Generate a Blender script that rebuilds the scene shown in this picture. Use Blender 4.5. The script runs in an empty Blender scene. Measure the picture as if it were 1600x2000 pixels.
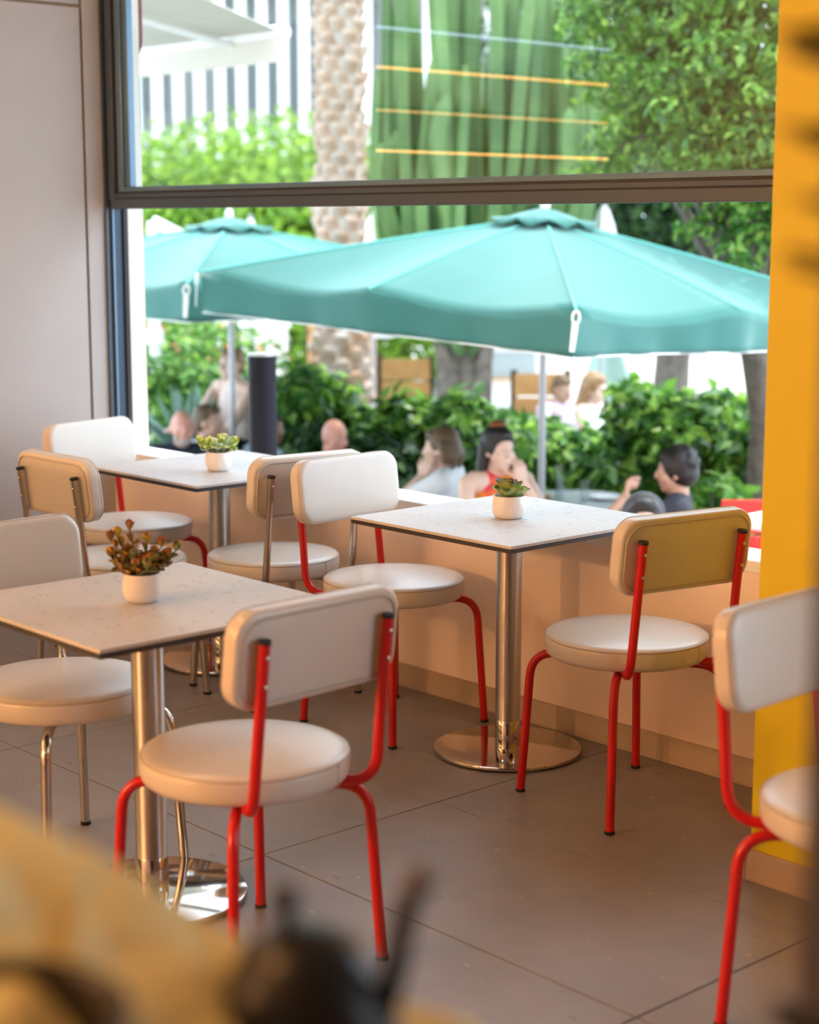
import bpy, bmesh, math, random
import numpy as np
from mathutils import Vector, Matrix, Euler

random.seed(7); rng = np.random.default_rng(7)
scene = bpy.context.scene
COL = scene.collection
R = math.radians

# ------------------------------------------------------------------ camera
CAM_H, FPX, PITCH, YAW = 1.64, 3392.0, R(9.42), R(47.82)
cam = bpy.data.cameras.new('camera'); camo = bpy.data.objects.new('camera', cam); COL.objects.link(camo)
camo.location = (0, 0, CAM_H); camo.rotation_euler = (math.pi/2 - PITCH, 0, YAW)
cam.sensor_fit = 'VERTICAL'; cam.sensor_height = 36.0; cam.lens = FPX/2000*36
cam.clip_start = 0.05; cam.clip_end = 400
cam.dof.use_dof = True; cam.dof.focus_distance = 5.15; cam.dof.aperture_fstop = 2.2
scene.camera = camo

# ------------------------------------------------------------------ world, sun, exposure
vs = scene.view_settings
vs.view_transform = 'Standard'; vs.look = 'None'; vs.gamma = 1.0; vs.use_curve_mapping = False
vs.exposure = 0.3
world = bpy.data.worlds.new('sky'); scene.world = world; world.use_nodes = True
bg = world.node_tree.nodes['Background']; bg.inputs[0].default_value = (0.74, 0.87, 1.0, 1); bg.inputs[1].default_value = 3.65
sl = bpy.data.lights.new('sun', 'SUN'); sl.energy = 2.9; sl.angle = R(1.0); sl.color = (1, .96, .88)
so = bpy.data.objects.new('sun', sl); COL.objects.link(so)
so.rotation_euler = Vector((.18, .40, 1.0)).to_track_quat('Z', 'Y').to_euler(); so.location = (0, 30, 40)

# ------------------------------------------------------------------ helpers
def ray(px, py):
    cy, sy, cp, sp = math.cos(YAW), math.sin(YAW), math.cos(PITCH), math.sin(PITCH)
    fw = Vector((-sy*cp, cy*cp, -sp)); rt = Vector((cy, sy, 0)); up = rt.cross(fw)
    return fw + rt*((px-800)/FPX) - up*((py-1000)/FPX)
def at(px, py, D):            # world point measured from the photograph at depth D
    return Vector((0, 0, CAM_H)) + ray(px, py)*D

def mat(name, col, rough=.5, metal=0., vary=0., vscale=6., bump=0., bscale=40., spec=.5, col2=None, coat=0., emis=None, estr=0., trans=0.):
    m = bpy.data.materials.new(name); m.use_nodes = True; nt = m.node_tree; N = nt.nodes; L = nt.links
    b = N['Principled BSDF']; b.inputs['Base Color'].default_value = (*col, 1); b.inputs['Roughness'].default_value = rough
    b.inputs['Metallic'].default_value = metal; b.inputs['Specular IOR Level'].default_value = spec
    b.inputs['Coat Weight'].default_value = coat; b.inputs['Coat Roughness'].default_value = .03 if rough < .3 else .32
    if emis: b.inputs['Emission Color'].default_value = (*emis, 1); b.inputs['Emission Strength'].default_value = estr
    if trans: b.inputs['Transmission Weight'].default_value = trans
    if vary or bump or col2:
        tc = N.new('ShaderNodeTexCoord')
    if vary or col2:
        n = N.new('ShaderNodeTexNoise'); n.inputs['Scale'].default_value = vscale; n.inputs['Detail'].default_value = 5
        L.new(tc.outputs['Object'], n.inputs['Vector'])
        cr = N.new('ShaderNodeValToRGB'); L.new(n.outputs['Fac'], cr.inputs['Fac'])
        c2 = col2 or tuple(c*(1-vary) for c in col)
        cr.color_ramp.elements[0].position = .35; cr.color_ramp.elements[0].color = (*c2, 1)
        cr.color_ramp.elements[1].position = .65; cr.color_ramp.elements[1].color = (*col, 1)
        L.new(cr.outputs['Color'], b.inputs['Base Color'])
    if bump:
        n2 = N.new('ShaderNodeTexNoise'); n2.inputs['Scale'].default_value = bscale; n2.inputs['Detail'].default_value = 4
        L.new(tc.outputs['Object'], n2.inputs['Vector'])
        bp = N.new('ShaderNodeBump'); bp.inputs['Strength'].default_value = bump; bp.inputs['Distance'].default_value = .01
        L.new(n2.outputs['Fac'], bp.inputs['Height']); L.new(bp.outputs['Normal'], b.inputs['Normal'])
    return m

def leafmat(name, cols, rough=.45, transl=.35):
    m = bpy.data.materials.new(name); m.use_nodes = True; nt = m.node_tree; N = nt.nodes; L = nt.links
    b = N['Principled BSDF']; b.inputs['Roughness'].default_value = rough
    g = N.new('ShaderNodeNewGeometry'); cr = N.new('ShaderNodeValToRGB')
    L.new(g.outputs['Random Per Island'], cr.inputs['Fac'])
    e = cr.color_ramp.elements
    while len(e) < len(cols): e.new(.5)
    for i, c in enumerate(cols):
        e[i].position = i/(len(cols)-1); e[i].color = (*c, 1)
    L.new(cr.outputs['Color'], b.inputs['Base Color'])
    t = N.new('ShaderNodeBsdfTranslucent'); L.new(cr.outputs['Color'], t.inputs['Color'])
    mx = N.new('ShaderNodeMixShader'); mx.inputs[0].default_value = transl
    L.new(b.outputs[0], mx.inputs[1]); L.new(t.outputs[0], mx.inputs[2]); L.new(mx.outputs[0], N['Material Output'].inputs[0])
    return m

def fleckmat(name, base, fleck, scale, thresh, rough, base2=None, stretch=(1, 1, 1), fleck2=None, spec=.5, bump=0.):
    m = bpy.data.materials.new(name); m.use_nodes = True; nt = m.node_tree; N = nt.nodes; L = nt.links
    b = N['Principled BSDF']; b.inputs['Roughness'].default_value = rough; b.inputs['Specular IOR Level'].default_value = spec
    tc = N.new('ShaderNodeTexCoord'); mp = N.new('ShaderNodeMapping'); mp.inputs['Scale'].default_value = stretch
    L.new(tc.outputs['Object'], mp.inputs[0])
    nz = N.new('ShaderNodeTexNoise'); nz.inputs['Scale'].default_value = 3.5; nz.inputs['Detail'].default_value = 8; nz.inputs['Roughness'].default_value = .65
    L.new(tc.outputs['Object'], nz.inputs['Vector'])
    cr = N.new('ShaderNodeValToRGB'); cr.color_ramp.elements[0].position = .3; cr.color_ramp.elements[1].position = .7
    cr.color_ramp.elements[0].color = (*(base2 or base), 1); cr.color_ramp.elements[1].color = (*base, 1)
    L.new(nz.outputs['Fac'], cr.inputs['Fac'])
    prev = cr.outputs['Color']
    for k, (sc, fc) in enumerate(((scale, fleck), (scale*.55, fleck2 or fleck))):
        v = N.new('ShaderNodeTexVoronoi'); v.inputs['Scale'].default_value = sc; L.new(mp.outputs[0], v.inputs['Vector'])
        ra = N.new('ShaderNodeSeparateColor'); L.new(v.outputs['Color'], ra.inputs[0])
        mm = N.new('ShaderNodeMath'); mm.operation = 'MULTIPLY'; mm.inputs[1].default_value = thresh; L.new(ra.outputs[0], mm.inputs[0])
        lt = N.new('ShaderNodeMath'); lt.operation = 'LESS_THAN'; L.new(v.outputs['Distance'], lt.inputs[0]); L.new(mm.outputs[0], lt.inputs[1])
        gt = N.new('ShaderNodeMath'); gt.operation = 'GREATER_THAN'; gt.inputs[1].default_value = .55; L.new(ra.outputs[1], gt.inputs[0])
        an = N.new('ShaderNodeMath'); an.operation = 'MULTIPLY'; L.new(lt.outputs[0], an.inputs[0]); L.new(gt.outputs[0], an.inputs[1])
        an2 = N.new('ShaderNodeMath'); an2.operation = 'MULTIPLY'; L.new(an.outputs[0], an2.inputs[0]); L.new(ra.outputs[2], an2.inputs[1])
        mx = N.new('ShaderNodeMixRGB'); L.new(an2.outputs[0], mx.inputs[0]); L.new(prev, mx.inputs[1]); mx.inputs[2].default_value = (*fc, 1)
        prev = mx.outputs[0]
    L.new(prev, b.inputs['Base Color'])
    if bump:
        bp = N.new('ShaderNodeBump'); bp.inputs['Strength'].default_value = bump; bp.inputs['Distance'].default_value = .004
        L.new(nz.outputs['Fac'], bp.inputs['Height']); L.new(bp.outputs['Normal'], b.inputs['Normal'])
    return m

class MB:
    def __init__(s): s.v = []; s.f = []
    def add(s, vs, fs):
        o = len(s.v); s.v += [tuple(v) for v in vs]; s.f += [tuple(i+o for i in f) for f in fs]; return s
    def box(s, a, b, M=None):
        x0, y0, z0 = a; x1, y1, z1 = b
        vs = [(x0,y0,z0),(x1,y0,z0),(x1,y1,z0),(x0,y1,z0),(x0,y0,z1),(x1,y0,z1),(x1,y1,z1),(x0,y1,z1)]
        if M: vs = [M @ Vector(v) for v in vs]
        return s.add(vs, [(3,2,1,0),(4,5,6,7),(0,1,5,4),(1,2,6,5),(2,3,7,6),(3,0,4,7)])
    def bar(s, p0, p1, w, t):            # rectangular bar from p0 to p1
        p0, p1 = Vector(p0), Vector(p1); d = (p1-p0).normalized()
        up = Vector((0,0,1)) if abs(d.z) < .95 else Vector((1,0,0))
        sd = d.cross(up).normalized()*w/2; u = sd.cross(d).normalized()*t/2
        vs = [p0-sd-u,p0+sd-u,p0+sd+u,p0-sd+u,p1-sd-u,p1+sd-u,p1+sd+u,p1-sd+u]
        return s.add(vs, [(0,1,2,3),(7,6,5,4),(0,4,5,1),(1,5,6,2),(2,6,7,3),(3,7,4,0)])
    def tube(s, pts, rad, n=10, cap=True, ribs=0, ramp=0.):
        pts = [Vector(p) for p in pts]; k = len(pts); rad = rad if hasattr(rad, '__len__') else [rad]*k
        o = len(s.v); side = None
        for i, p in enumerate(pts):
            d = (pts[min(i+1,k-1)]-pts[max(i-1,0)]).normalized()
            if side is None:
                side = d.cross(Vector((0,0,1)) if abs(d.z) < .9 else Vector((1,0,0))).normalized()
            else:
                side = (side - d*side.dot(d)).normalized()
            u = d.cross(side)
            for j in range(n):
                a = 2*math.pi*j/n; r = rad[i]*(1+ramp*math.cos(ribs*a)) if ribs else rad[i]
                s.v.append(tuple(p + side*math.cos(a)*r + u*math.sin(a)*r))
        for i in range(k-1):
            for j in range(n):
                a = o+i*n+j; b = o+i*n+(j+1)%n
                s.f.append((a, b, b+n, a+n))
        if cap:
            s.f.append(tuple(o+j for j in reversed(range(n)))); s.f.append(tuple(o+(k-1)*n+j for j in range(n)))
        return s
    def lathe(s, prof, n=48, c=(0,0,0), closed=False):
        o = len(s.v); k = len(prof); c = Vector(c)
        for r, z in prof:
            for j in range(n):
                a = 2*math.pi*j/n; s.v.append((c.x+r*math.cos(a), c.y+r*math.sin(a), c.z+z))
        for i in range(k if closed else k-1):
            i2 = (i+1) % k
            for j in range(n):
                a = o+i*n+j; b = o+i*n+(j+1)%n; a2 = o+i2*n+j; b2 = o+i2*n+(j+1)%n
                s.f.append((a, b, b2, a2))
        if not closed:
            if prof[0][0] > 1e-6: s.f.append(tuple(o+j for j in reversed(range(n))))
            if prof[-1][0] > 1e-6: s.f.append(tuple(o+(k-1)*n+j for j in range(n)))
        return s
    def ell(s, c, r, M=None, nu=14, nv=10):
        c = Vector(c); vs = []; fs = []
        for i in range(nv+1):
            t = math.pi*i/nv
            for j in range(nu):
                a = 2*math.pi*j/nu
                v = Vector((r[0]*math.sin(t)*math.cos(a), r[1]*math.sin(t)*math.sin(a), r[2]*math.cos(t)))
                vs.append(c + (M @ v if M else v))
        for i in range(nv):
            for j in range(nu):
                a = i*nu+j; b = i*nu+(j+1)%nu; fs.append((a, a+nu, b+nu, b))
        return s.add(vs, fs)
    def mesh(s, name, m=None, smooth=True, ang=40):
        me = bpy.data.meshes.new(name); me.from_pydata(s.v, [], s.f); me.update()
        bm = bmesh.new(); bm.from_mesh(me); bmesh.ops.remove_doubles(bm, verts=bm.verts, dist=1e-6); bmesh.ops.recalc_face_normals(bm, faces=bm.faces); bm.to_mesh(me); bm.free()
        if smooth:
            me.polygons.foreach_set('use_smooth', [True]*len(me.polygons)); me.set_sharp_from_angle(angle=R(ang))
        if m: me.materials.append(m)
        return me
    def build(s, name, m, parent=None, smooth=True, ang=40, loc=None):
        return link(name, s.mesh(name, m, smooth, ang), parent, loc)

def link(name, me, parent=None, loc=None):
    o = bpy.data.objects.new(name, me); COL.objects.link(o)
    if parent is not None: o.parent = parent
    if loc is not None: o.location = loc
    return o
def tag(o, label=None, cat=None, group=None, kind=None):
    if label: o['label'] = label
    if cat: o['category'] = cat
    if group: o['group'] = group
    if kind: o['kind'] = kind
    return o
def empty(name, loc=(0,0,0), rz=0., label=None, cat=None, group=None, kind=None):
    o = bpy.data.objects.new(name, None); COL.objects.link(o); o.location = loc; o.rotation_euler = (0, 0, rz); o.empty_display_size = .1
    return tag(o, label, cat, group, kind)
def copy_tree(o, parent=None):
    c = o.copy(); COL.objects.link(c); c.parent = parent
    for ch in list(o.children): copy_tree(ch, c)
    return c
def bez(pts, n=6, rr=.05):
    """polyline with its inner corners rounded"""
    P = [Vector(p) for p in pts]; out = [P[0]]
    for i in range(1, len(P)-1):
        a, b, c = P[i-1], P[i], P[i+1]
        r = min(rr, (a-b).length*.49, (c-b).length*.49)
        p0 = b+(a-b).normalized()*r; p1 = b+(c-b).normalized()*r
        for k in range(n+1):
            t = k/n; out.append(p0*(1-t)**2 + b*2*t*(1-t) + p1*t*t)
    out.append(P[-1]); return out
def bevel(o, w, seg=2):
    md = o.modifiers.new('bevel', 'BEVEL'); md.width = w; md.segments = seg; md.limit_method = 'ANGLE'; md.angle_limit = R(40); return o

# ------------------------------------------------------------------ materials
M = {}
M['wall'] = mat('pale grey plaster', (.45,.44,.435), .75, vary=.03, bump=.04, bscale=120)
M['wallpeach'] = mat('sand plaster', (.90,.745,.63), .7, vary=.04, vscale=4, bump=.05, bscale=90)
M['panelgap'] = mat('panel joint', (.25,.19,.13), .8)
M['ceil'] = mat('ceiling paint', (.42,.37,.32), .9)
M['wallbrown'] = mat('brown wall paint', (.20,.13,.09), .8, vary=.1)
M['yellow'] = mat('yellow paint', (.70,.56,.002), .5, vary=.02, bump=.05, bscale=150)
M['stone'] = fleckmat('sand stone skirting', (.50,.39,.29), (.72,.58,.45), 120, .32, .5, base2=(.42,.32,.23), fleck2=(.30,.22,.16))
M['tile'] = fleckmat('grey beige floor tile', (.275,.245,.225), (.36,.32,.29), 26, .20, .40, base2=(.215,.19,.172), stretch=(.8,1.4,1), fleck2=(.19,.165,.15), bump=.10)
M['grout'] = mat('grout', (.12,.095,.08), .9)
M['frame'] = mat('anthracite aluminium', (.055,.082,.118), .38, metal=.25, spec=.6)
M['framein'] = mat('anthracite gasket', (.02,.02,.022), .6)
M['bluefr'] = mat('blue grey aluminium', (.12,.22,.33), .30, metal=.35, spec=.6)
M['navyfr'] = mat('navy aluminium', (.022,.045,.08), .35, metal=.2)
M['cream'] = mat('cream render', (.83,.78,.69), .8, vary=.03)
M['sill'] = mat('white sill stone', (.86,.86,.84), .45, vary=.02)
M['vinyl'] = mat('off white vinyl', (.655,.61,.55), .34, bump=.05, bscale=260, spec=.6, coat=.25)
M['piping'] = mat('vinyl piping', (.50,.45,.385), .42)
M['red'] = mat('red powder coat', (.56,.005,.006), .30, spec=.5)
M['chrome'] = mat('chrome tube', (.62,.58,.53), .16, metal=1.)
M['steel'] = mat('brushed steel', (.62,.58,.54), .17, metal=1.)
_nt = M['steel'].node_tree; _p = _nt.nodes['Principled BSDF']; _p.inputs['Roughness'].default_value = .42; _p.inputs['Anisotropic'].default_value = .93; _p.inputs['Anisotropic Rotation'].default_value = .25
_tg = _nt.nodes.new('ShaderNodeTangent'); _tg.direction_type = 'RADIAL'; _tg.axis = 'Z'; _nt.links.new(_tg.outputs[0], _p.inputs['Tangent'])
M['polish'] = mat('polished steel', (.62,.58,.54), .07, metal=1.)
M['rubber'] = mat('black rubber', (.012,.012,.012), .55)
M['edge'] = mat('dark laminate edge', (.035,.03,.035), .5)
M['top'] = fleckmat('terrazzo laminate', (.63,.63,.635), (.34,.32,.31), 75, .32, .46, base2=(.54,.53,.525), stretch=(.45,1.3,1), fleck2=(.46,.44,.43), spec=.35)
M['pot'] = mat('white glazed ceramic', (.82,.80,.78), .18, coat=.4)
M['soil'] = mat('dark soil', (.03,.022,.018), .95, bump=.6, bscale=90)
M['teal'] = mat('teal canvas', (.034,.158,.136), .8, vary=.08, vscale=3, bump=.05, bscale=300)
_b = M['teal'].node_tree.nodes['Principled BSDF']; _b.inputs['Sheen Weight'].default_value = .5; _b.inputs['Sheen Tint'].default_value = (.72,1.,.98,1); _b.inputs['Sheen Roughness'].default_value = .45; _b.inputs['Specular IOR Level'].default_value = .3
M['seam'] = mat('pale canvas seam', (.16,.52,.46), .85)
M['white'] = mat('white paint', (.86,.86,.85), .5)
M['grey'] = mat('grey metal', (.42,.43,.45), .4, metal=.6)
M['black'] = mat('matt black metal', (.010,.010,.016), .55, spec=.2)
M['awn'] = mat('cream awning canvas', (.72,.68,.60), .85, bump=.05, bscale=200)
M['signred'] = mat('dark red sign', (.16,.012,.018), .4)
M['bldg'] = mat('white facade', (.86,.87,.86), .7)
M['bwall'] = mat('pale facade wall', (.76,.79,.78), .7)
M['bglass'] = mat('facade glass', (.40,.46,.48), .2)
M['bark'] = mat('grey bark', (.20,.165,.135), .9, vary=.4, vscale=12, bump=.6, bscale=25)
M['palm'] = mat('palm fibre', (.33,.25,.19), .9, vary=.35, vscale=14, bump=.5, bscale=30)
M['palmbase'] = mat('cut palm leaf base', (.50,.44,.38), .85, col2=(.36,.21,.12), vscale=6, bump=.4, bscale=40)
M['cactus'] = mat('candelabra green', (.16,.29,.085), .55, col2=(.065,.15,.045), vscale=1.2, bump=.1, bscale=20)
M['pave'] = mat('terrace paving', (.42,.42,.42), .8, vary=.2, vscale=2)
M['plaza'] = mat('pale plaza paving', (.66,.64,.60), .85, vary=.1, vscale=.6)
M['tealmetal'] = mat('dark teal metal', (.015,.14,.12), .4)
M['redplastic'] = mat('red plastic', (.75,.03,.02), .35)
M['woodor'] = mat('orange brown wood', (.55,.28,.09), .6, vary=.25, vscale=5)
M['wooddk'] = mat('dark brown wood', (.022,.014,.009), .5, vary=.3, vscale=8)
M['glass'] = mat('drinking glass', (.85,.9,.92), .05, trans=1.)
M['plate'] = mat('white crockery', (.82,.82,.82), .3)
M['paper'] = mat('cream paper', (.82,.73,.37), .42, vary=.04, vscale=8)
M['kettle'] = mat('black enamel', (.010,.010,.012), .35)
M['kettleg'] = mat('dark grey metal', (.055,.05,.058), .35, metal=.4)
M['counter'] = mat('dark counter', (.02,.014,.011), .5)

# ------------------------------------------------------------------ room shell
XL, YW, XR, YB, ZC = -6.38, 4.06, 2.6, -3.6, 3.15
floor = MB().box((XL-.2, YB-.2, -.30), (XR+.2, YW+.16, -.006)).build('floor', M['grout']); tag(floor, kind='structure')
# floor tiles 1.28 x 0.63 with real joints
tw, th, gap = 1.284, .632, .0035
def tile_mb(w, h):
    b = .0015
    vs = [(0,0,-.006),(w,0,-.006),(w,h,-.006),(0,h,-.006),(0,0,-b),(w,0,-b),(w,h,-b),(0,h,-b),(b,b,0),(w-b,b,0),(w-b,h-b,0),(b,h-b,0)]
    fs = [(0,1,5,4),(1,2,6,5),(2,3,7,6),(3,0,4,7),(4,5,9,8),(5,6,10,9),(6,7,11,10),(7,4,8,11),(8,9,10,11)]
    return MB().add(vs, fs)
tcache = {}
for i in range(-3, 6):
    for j in range(-11, 3):
        x0 = -3.496 + i*tw + gap/2; x1 = x0 + tw - gap; y0 = 2.646 + j*th + gap/2; y1 = y0 + th - gap
        x0 = max(x0, XL); x1 = min(x1, XR); y0 = max(y0, YB); y1 = min(y1, YW)
        if x1-x0 < .02 or y1-y0 < .02: continue
        key = (round(x1-x0, 3), round(y1-y0, 3))
        if key not in tcache: tcache[key] = tile_mb(*key).mesh('tile', M['tile'], smooth=False)
        link('tile', tcache[key], floor, (x0, y0, 0))
tag(MB().box((XL-.2, YB-.2, ZC), (XR+.2, YW+.16, ZC+.2)).build('ceiling', M['ceil']), kind='structure')
# left wall: flush panel, shadow joint, narrow strip by the window
wl = empty('wall_left', kind='structure')
MB().box((XL-.25, YB, 0), (XL-.012, YW, ZC)).build('backing', M['panelgap'], wl)
JY = 3.955
MB().box((XL-.012, YB, 0), (XL, JY-.008, 2.516)).build('panel', M['wall'], wl)
MB().box((XL-.012, YB, 2.530), (XL, JY-.008, ZC)).build('panel', M['wall'], wl)
MB().box((XL-.012, JY+.006, 0), (XL, YW, ZC)).build('panel', M['wall'], wl)
# low wall under the window, sill, header, skirting
tag(MB().box((XL-.25, YW, -1.0), (XR, YW+.158, .640)).build('wall_front', M['wallpeach']), kind='structure')
tag(bevel(MB().box((XL, YW-.004, .640), (XR, YW+.170, .676)).build('trim_1', M['sill']), .004), 'white stone sill under the open window', kind='structure')
tag(MB().box((XL-.25, YW, 2.78), (XR, YW+.158, ZC)).build('wall_front_header', M['wall']), kind='structure')
bb = empty('baseboard_front', kind='structure')
for i in range(-3, 6):
    x0 = -3.496+i*tw+.001; x1 = x0+tw-.002; x0 = max(x0, XL); x1 = min(x1, XR)
    if x1-x0 > .02: bevel(MB().box((x0, YW-.012, .0), (x1, YW, .084)).build('skirting_slab', M['stone'], bb), .002)
tag(MB().box((XL-.25, YB-.2, 0), (XR+.2, YB, ZC)).build('wall_back', M['wallpeach']), kind='structure')
tag(MB().box((-2.94, YW, .676), (-1.40, YW+.158, 2.78)).build('wall_front_daylight_block', M['wallpeach']), kind='structure')  # hidden behind the pillar; added to block daylight on its side face
tag(MB().box((XR, YB, 0), (XR+.2, YW, ZC)).build('wall_right', M['wallbrown']), kind='structure')
# exterior end of the left wall (facade) with cream reveal
tag(MB().box((-9.6, YW+.03, -1.0), (XL-.251, YW+.155, 4.2)).build('wall_facade', M['cream']), kind='structure')
tag(MB().box((XL, YW+.070, .676), (XL+.038, YW+.15, 2.78)).build('trim_2', M['cream']), 'cream reveal at the left end of the window', kind='structure')
# window: dark jamb, slid up sash with glass above, open below
w1 = empty('window_1', kind='structure')
SX0, SX1 = XL+.040, -2.945
MB().box((XL, YW-.02, .676), (XL+.016, YW+.002, 2.78)).build('jamb_trim', M['frame'], w1)
MB().box((XL, YW+.006, .676), (XL+.030, YW+.062, 2.78)).build('jamb', M['navyfr'], w1)
MB().box((XL+.016, YW+.002, .676), (XL+.031, YW+.010, 2.78)).build('jamb_bead', M['bluefr'], w1)
MB().box((XL+.030, YW+.050, .676), (XL+.042, YW+.070, 2.78)).build('gasket', M['framein'], w1)
MB().box((XL+.016, YW-.002, .676), (XL+.022, YW+.006, 2.78)).build('gasket', M['framein'], w1)
bevel(MB().box((SX0, YW-.012, 1.702), (SX1, YW+.045, 1.742)).build('bottom_rail', M['frame'], w1), .002)
MB().box((SX0, YW-.006, 1.742), (SX1, YW+.04, 1.746)).build('gasket', M['framein'], w1)
bevel(MB().box((SX0+.012, YW-.009, 1.746), (SX1, YW+.042, 1.764)).build('rail_bead', M['frame'], w1), .002)
MB().box((SX0+.02, YW-.002, 1.764), (SX1, YW+.04, 1.772)).build('gasket', M['framein'], w1)
bevel(MB().box((SX0+.03, YW+.004, 1.772), (SX1, YW+.045, 1.792)).build('glazing_bead', M['bluefr'], w1), .002)
bevel(MB().box((SX0-.012, YW-.012, 1.742), (SX0+.030, YW+.045, 2.78)).build('stile', M['frame'], w1), .002)
MB().box((SX0+.030, YW-.004, 1.764), (SX0+.037, YW+.04, 2.78)).build('gasket', M['framein'], w1)
bevel(MB().box((SX0+.037, YW+.002, 1.772), (SX0+.078, YW+.045, 2.78)).build('glazing_bead', M['bluefr'], w1), .003)
bevel(MB().box((SX0+.078, YW+.014, 1.792), (SX0+.112, YW+.045, 2.78)).build('glazing_bead', M['bluefr'], w1), .003)
pm = bpy.data.materials.new('window glass'); pm.use_nodes = True; nt = pm.node_tree; N = nt.nodes; nt.nodes.remove(N['Principled BSDF'])
tr = N.new('ShaderNodeBsdfTransparent'); tr.inputs[0].default_value = (.95,.975,.97,1); gl = N.new('ShaderNodeBsdfGlossy'); gl.inputs['Roughness'].default_value = .015
ge = N.new('ShaderNodeNewGeometry'); dt = N.new('ShaderNodeVectorMath'); dt.operation = 'DOT_PRODUCT'
nt.links.new(ge.outputs['Normal'], dt.inputs[0]); nt.links.new(ge.outputs['Incoming'], dt.inputs[1])
ab = N.new('ShaderNodeMath'); ab.operation = 'ABSOLUTE'; nt.links.new(dt.outputs['Value'], ab.inputs[0])
om_ = N.new('ShaderNodeMath'); om_.operation = 'SUBTRACT'; om_.inputs[0].default_value = 1.; nt.links.new(ab.outputs[0], om_.inputs[1])
pw = N.new('ShaderNodeMath'); pw.operation = 'POWER'; pw.inputs[1].default_value = 5.; nt.links.new(om_.outputs[0], pw.inputs[0])
fr = N.new('ShaderNodeMapRange'); fr.inputs[3].default_value = .11; fr.inputs[4].default_value = 1.; nt.links.new(pw.outputs[0], fr.inputs[0])
mx = N.new('ShaderNodeMixShader')
nt.links.new(fr.outputs[0], mx.inputs[0]); nt.links.new(tr.outputs[0], mx.inputs[1]); nt.links.new(gl.outputs[0], mx.inputs[2]); nt.links.new(mx.outputs[0], N['Material Output'].inputs[0])
MB().add([(SX0+.11, YW+.028, 1.79), (SX1, YW+.028, 1.79), (SX1, YW+.028, 2.78), (SX0+.11, YW+.028, 2.78)], [(0,1,2,3)]).build('pane', pm, w1, smooth=False)
# yellow pillar in front of the window wall
pl = empty('wall_pillar', kind='structure')
bevel(MB().box((-2.53, 3.455, 0.0), (-1.55, YW-.013, ZC)).build('pillar_face', M['yellow'], pl), .004)
bevel(MB().box((-2.536, 3.443, 0.0), (-1.544, 3.455, .082)).build('skirting_slab', M['stone'], pl), .002)
bevel(MB().box((-2.542, 3.443, 0.0), (-2.53, YW-.013, .082)).build('skirting_slab', M['stone'], pl), .002)

# ------------------------------------------------------------------ interior lamps
def strip_shelf(z, col, label, e):
    s = empty('wall_shelf', (XL, 1.93, z), 0, label, 'shelf', 'lit shelves on the left wall')
    bevel(MB().box((0.001, -.85, 0), (.16, .85, .02)).build('board', M['wooddk'], s), .002)
    em = mat('led strip', (1,1,1), .5, emis=col, estr=e)
    MB().box((.135, -.80, -.014), (.163, .80, -.0005)).build('light_strip', em, s)
strip_shelf(2.545, (.42,.60,1.), 'topmost wall shelf with a pale blue light strip', 3.5)
strip_shelf(2.365, (1.,.42,.07), 'second wall shelf from the top with an orange light strip', 7)
strip_shelf(2.170, (1.,.42,.07), 'third wall shelf from the top with an orange light strip', 3.5)
strip_shelf(1.985, (1.,.42,.07), 'lowest wall shelf with an orange light strip', 8)
def pendant(x, y, z, W, label, col=(1.,.50,.17)):
    s = empty('pendant_lamp', (x, y, z), 0, label, 'lamp', 'warm pendant lamps behind the viewpoint')
    sh = MB().lathe([(.02,.16),(.06,.155),(.16,.02),(.165,.0),(.158,.0),(.055,.145),(.018,.15)], 32).build('lamp_shade', M['yellow'], s)
    MB().tube([(0,0,.16),(0,0,ZC-z)], .006, 8).build('cord', M['black'], s)
    MB().ell((0,0,.05), (.045,.045,.055)).build('bulb', mat('bulb', (1,1,1), .5, emis=col, estr=18), s)
    l = bpy.data.lights.new('pendant_light', 'AREA'); l.shape = 'DISK'; l.size = .30; l.energy = W; l.color = col
    lo = bpy.data.objects.new('pendant_light', l); COL.objects.link(lo); lo.parent = s; lo.location = (0,0,-.02)
pendant(-4.9, -.9, 2.05, 8, 'yellow pendant lamp farthest from the pillar')
pendant(-1.25, .15, 2.05, 4, 'unseen yellow pendant lamp added to brighten the counter paper')  # extra lamp out of view, added to light the paper on the counter
def wall_fill_lamp(x, W, label, col=(1.,.52,.22)):  # unseen lamps, added to throw warm light towards the window wall
    s = empty('wall_fill_lamp', (x, YB, 2.35), 0, label, 'lamp', 'unseen wall lamps added for warm light')
    MB().lathe([(.0001,0),(.06,0),(.06,.02),(.0001,.02)], 24).build('bracket', M['black'], s).rotation_euler = (-math.pi/2,0,0)
    MB().tube([(0,.02,0),(0,.45,.12),(0,.55,.10)], .010, 8).build('arm', M['black'], s)
    MB().ell((0,.55,.03), (.065,.065,.065)).build('globe', mat('globe', (1,1,1), .5, emis=col, estr=10), s)
    l = bpy.data.lights.new('wall_fill_light', 'POINT'); l.shadow_soft_size = .07; l.energy = W; l.color = col
    lo = bpy.data.objects.new('wall_fill_light', l); COL.objects.link(lo); lo.parent = s; lo.location = (0,.55,-.11)
for k_, (x_, nm_) in enumerate(((-5.8,'farthest left'),(-4.7,'in the middle'),(-3.6,'nearest the counter'))):
    wall_fill_lamp(x_, 170, 'unseen globe wall lamp added for warm light, '+nm_)
dc = empty('fill_light_case', (-5.05, .8, 0), 0, 'unseen open fronted display case added for warm light left of the near table', 'display case')  # unseen; added as a source of low warm light on chairs and posts
MB().box((-.98,-.28,.0),(.98,.25,.10)).build('plinth', M['wooddk'], dc); MB().box((-.98,-.28,.10),(.98,-.25,1.25)).build('back_panel', M['paper'], dc)
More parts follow.
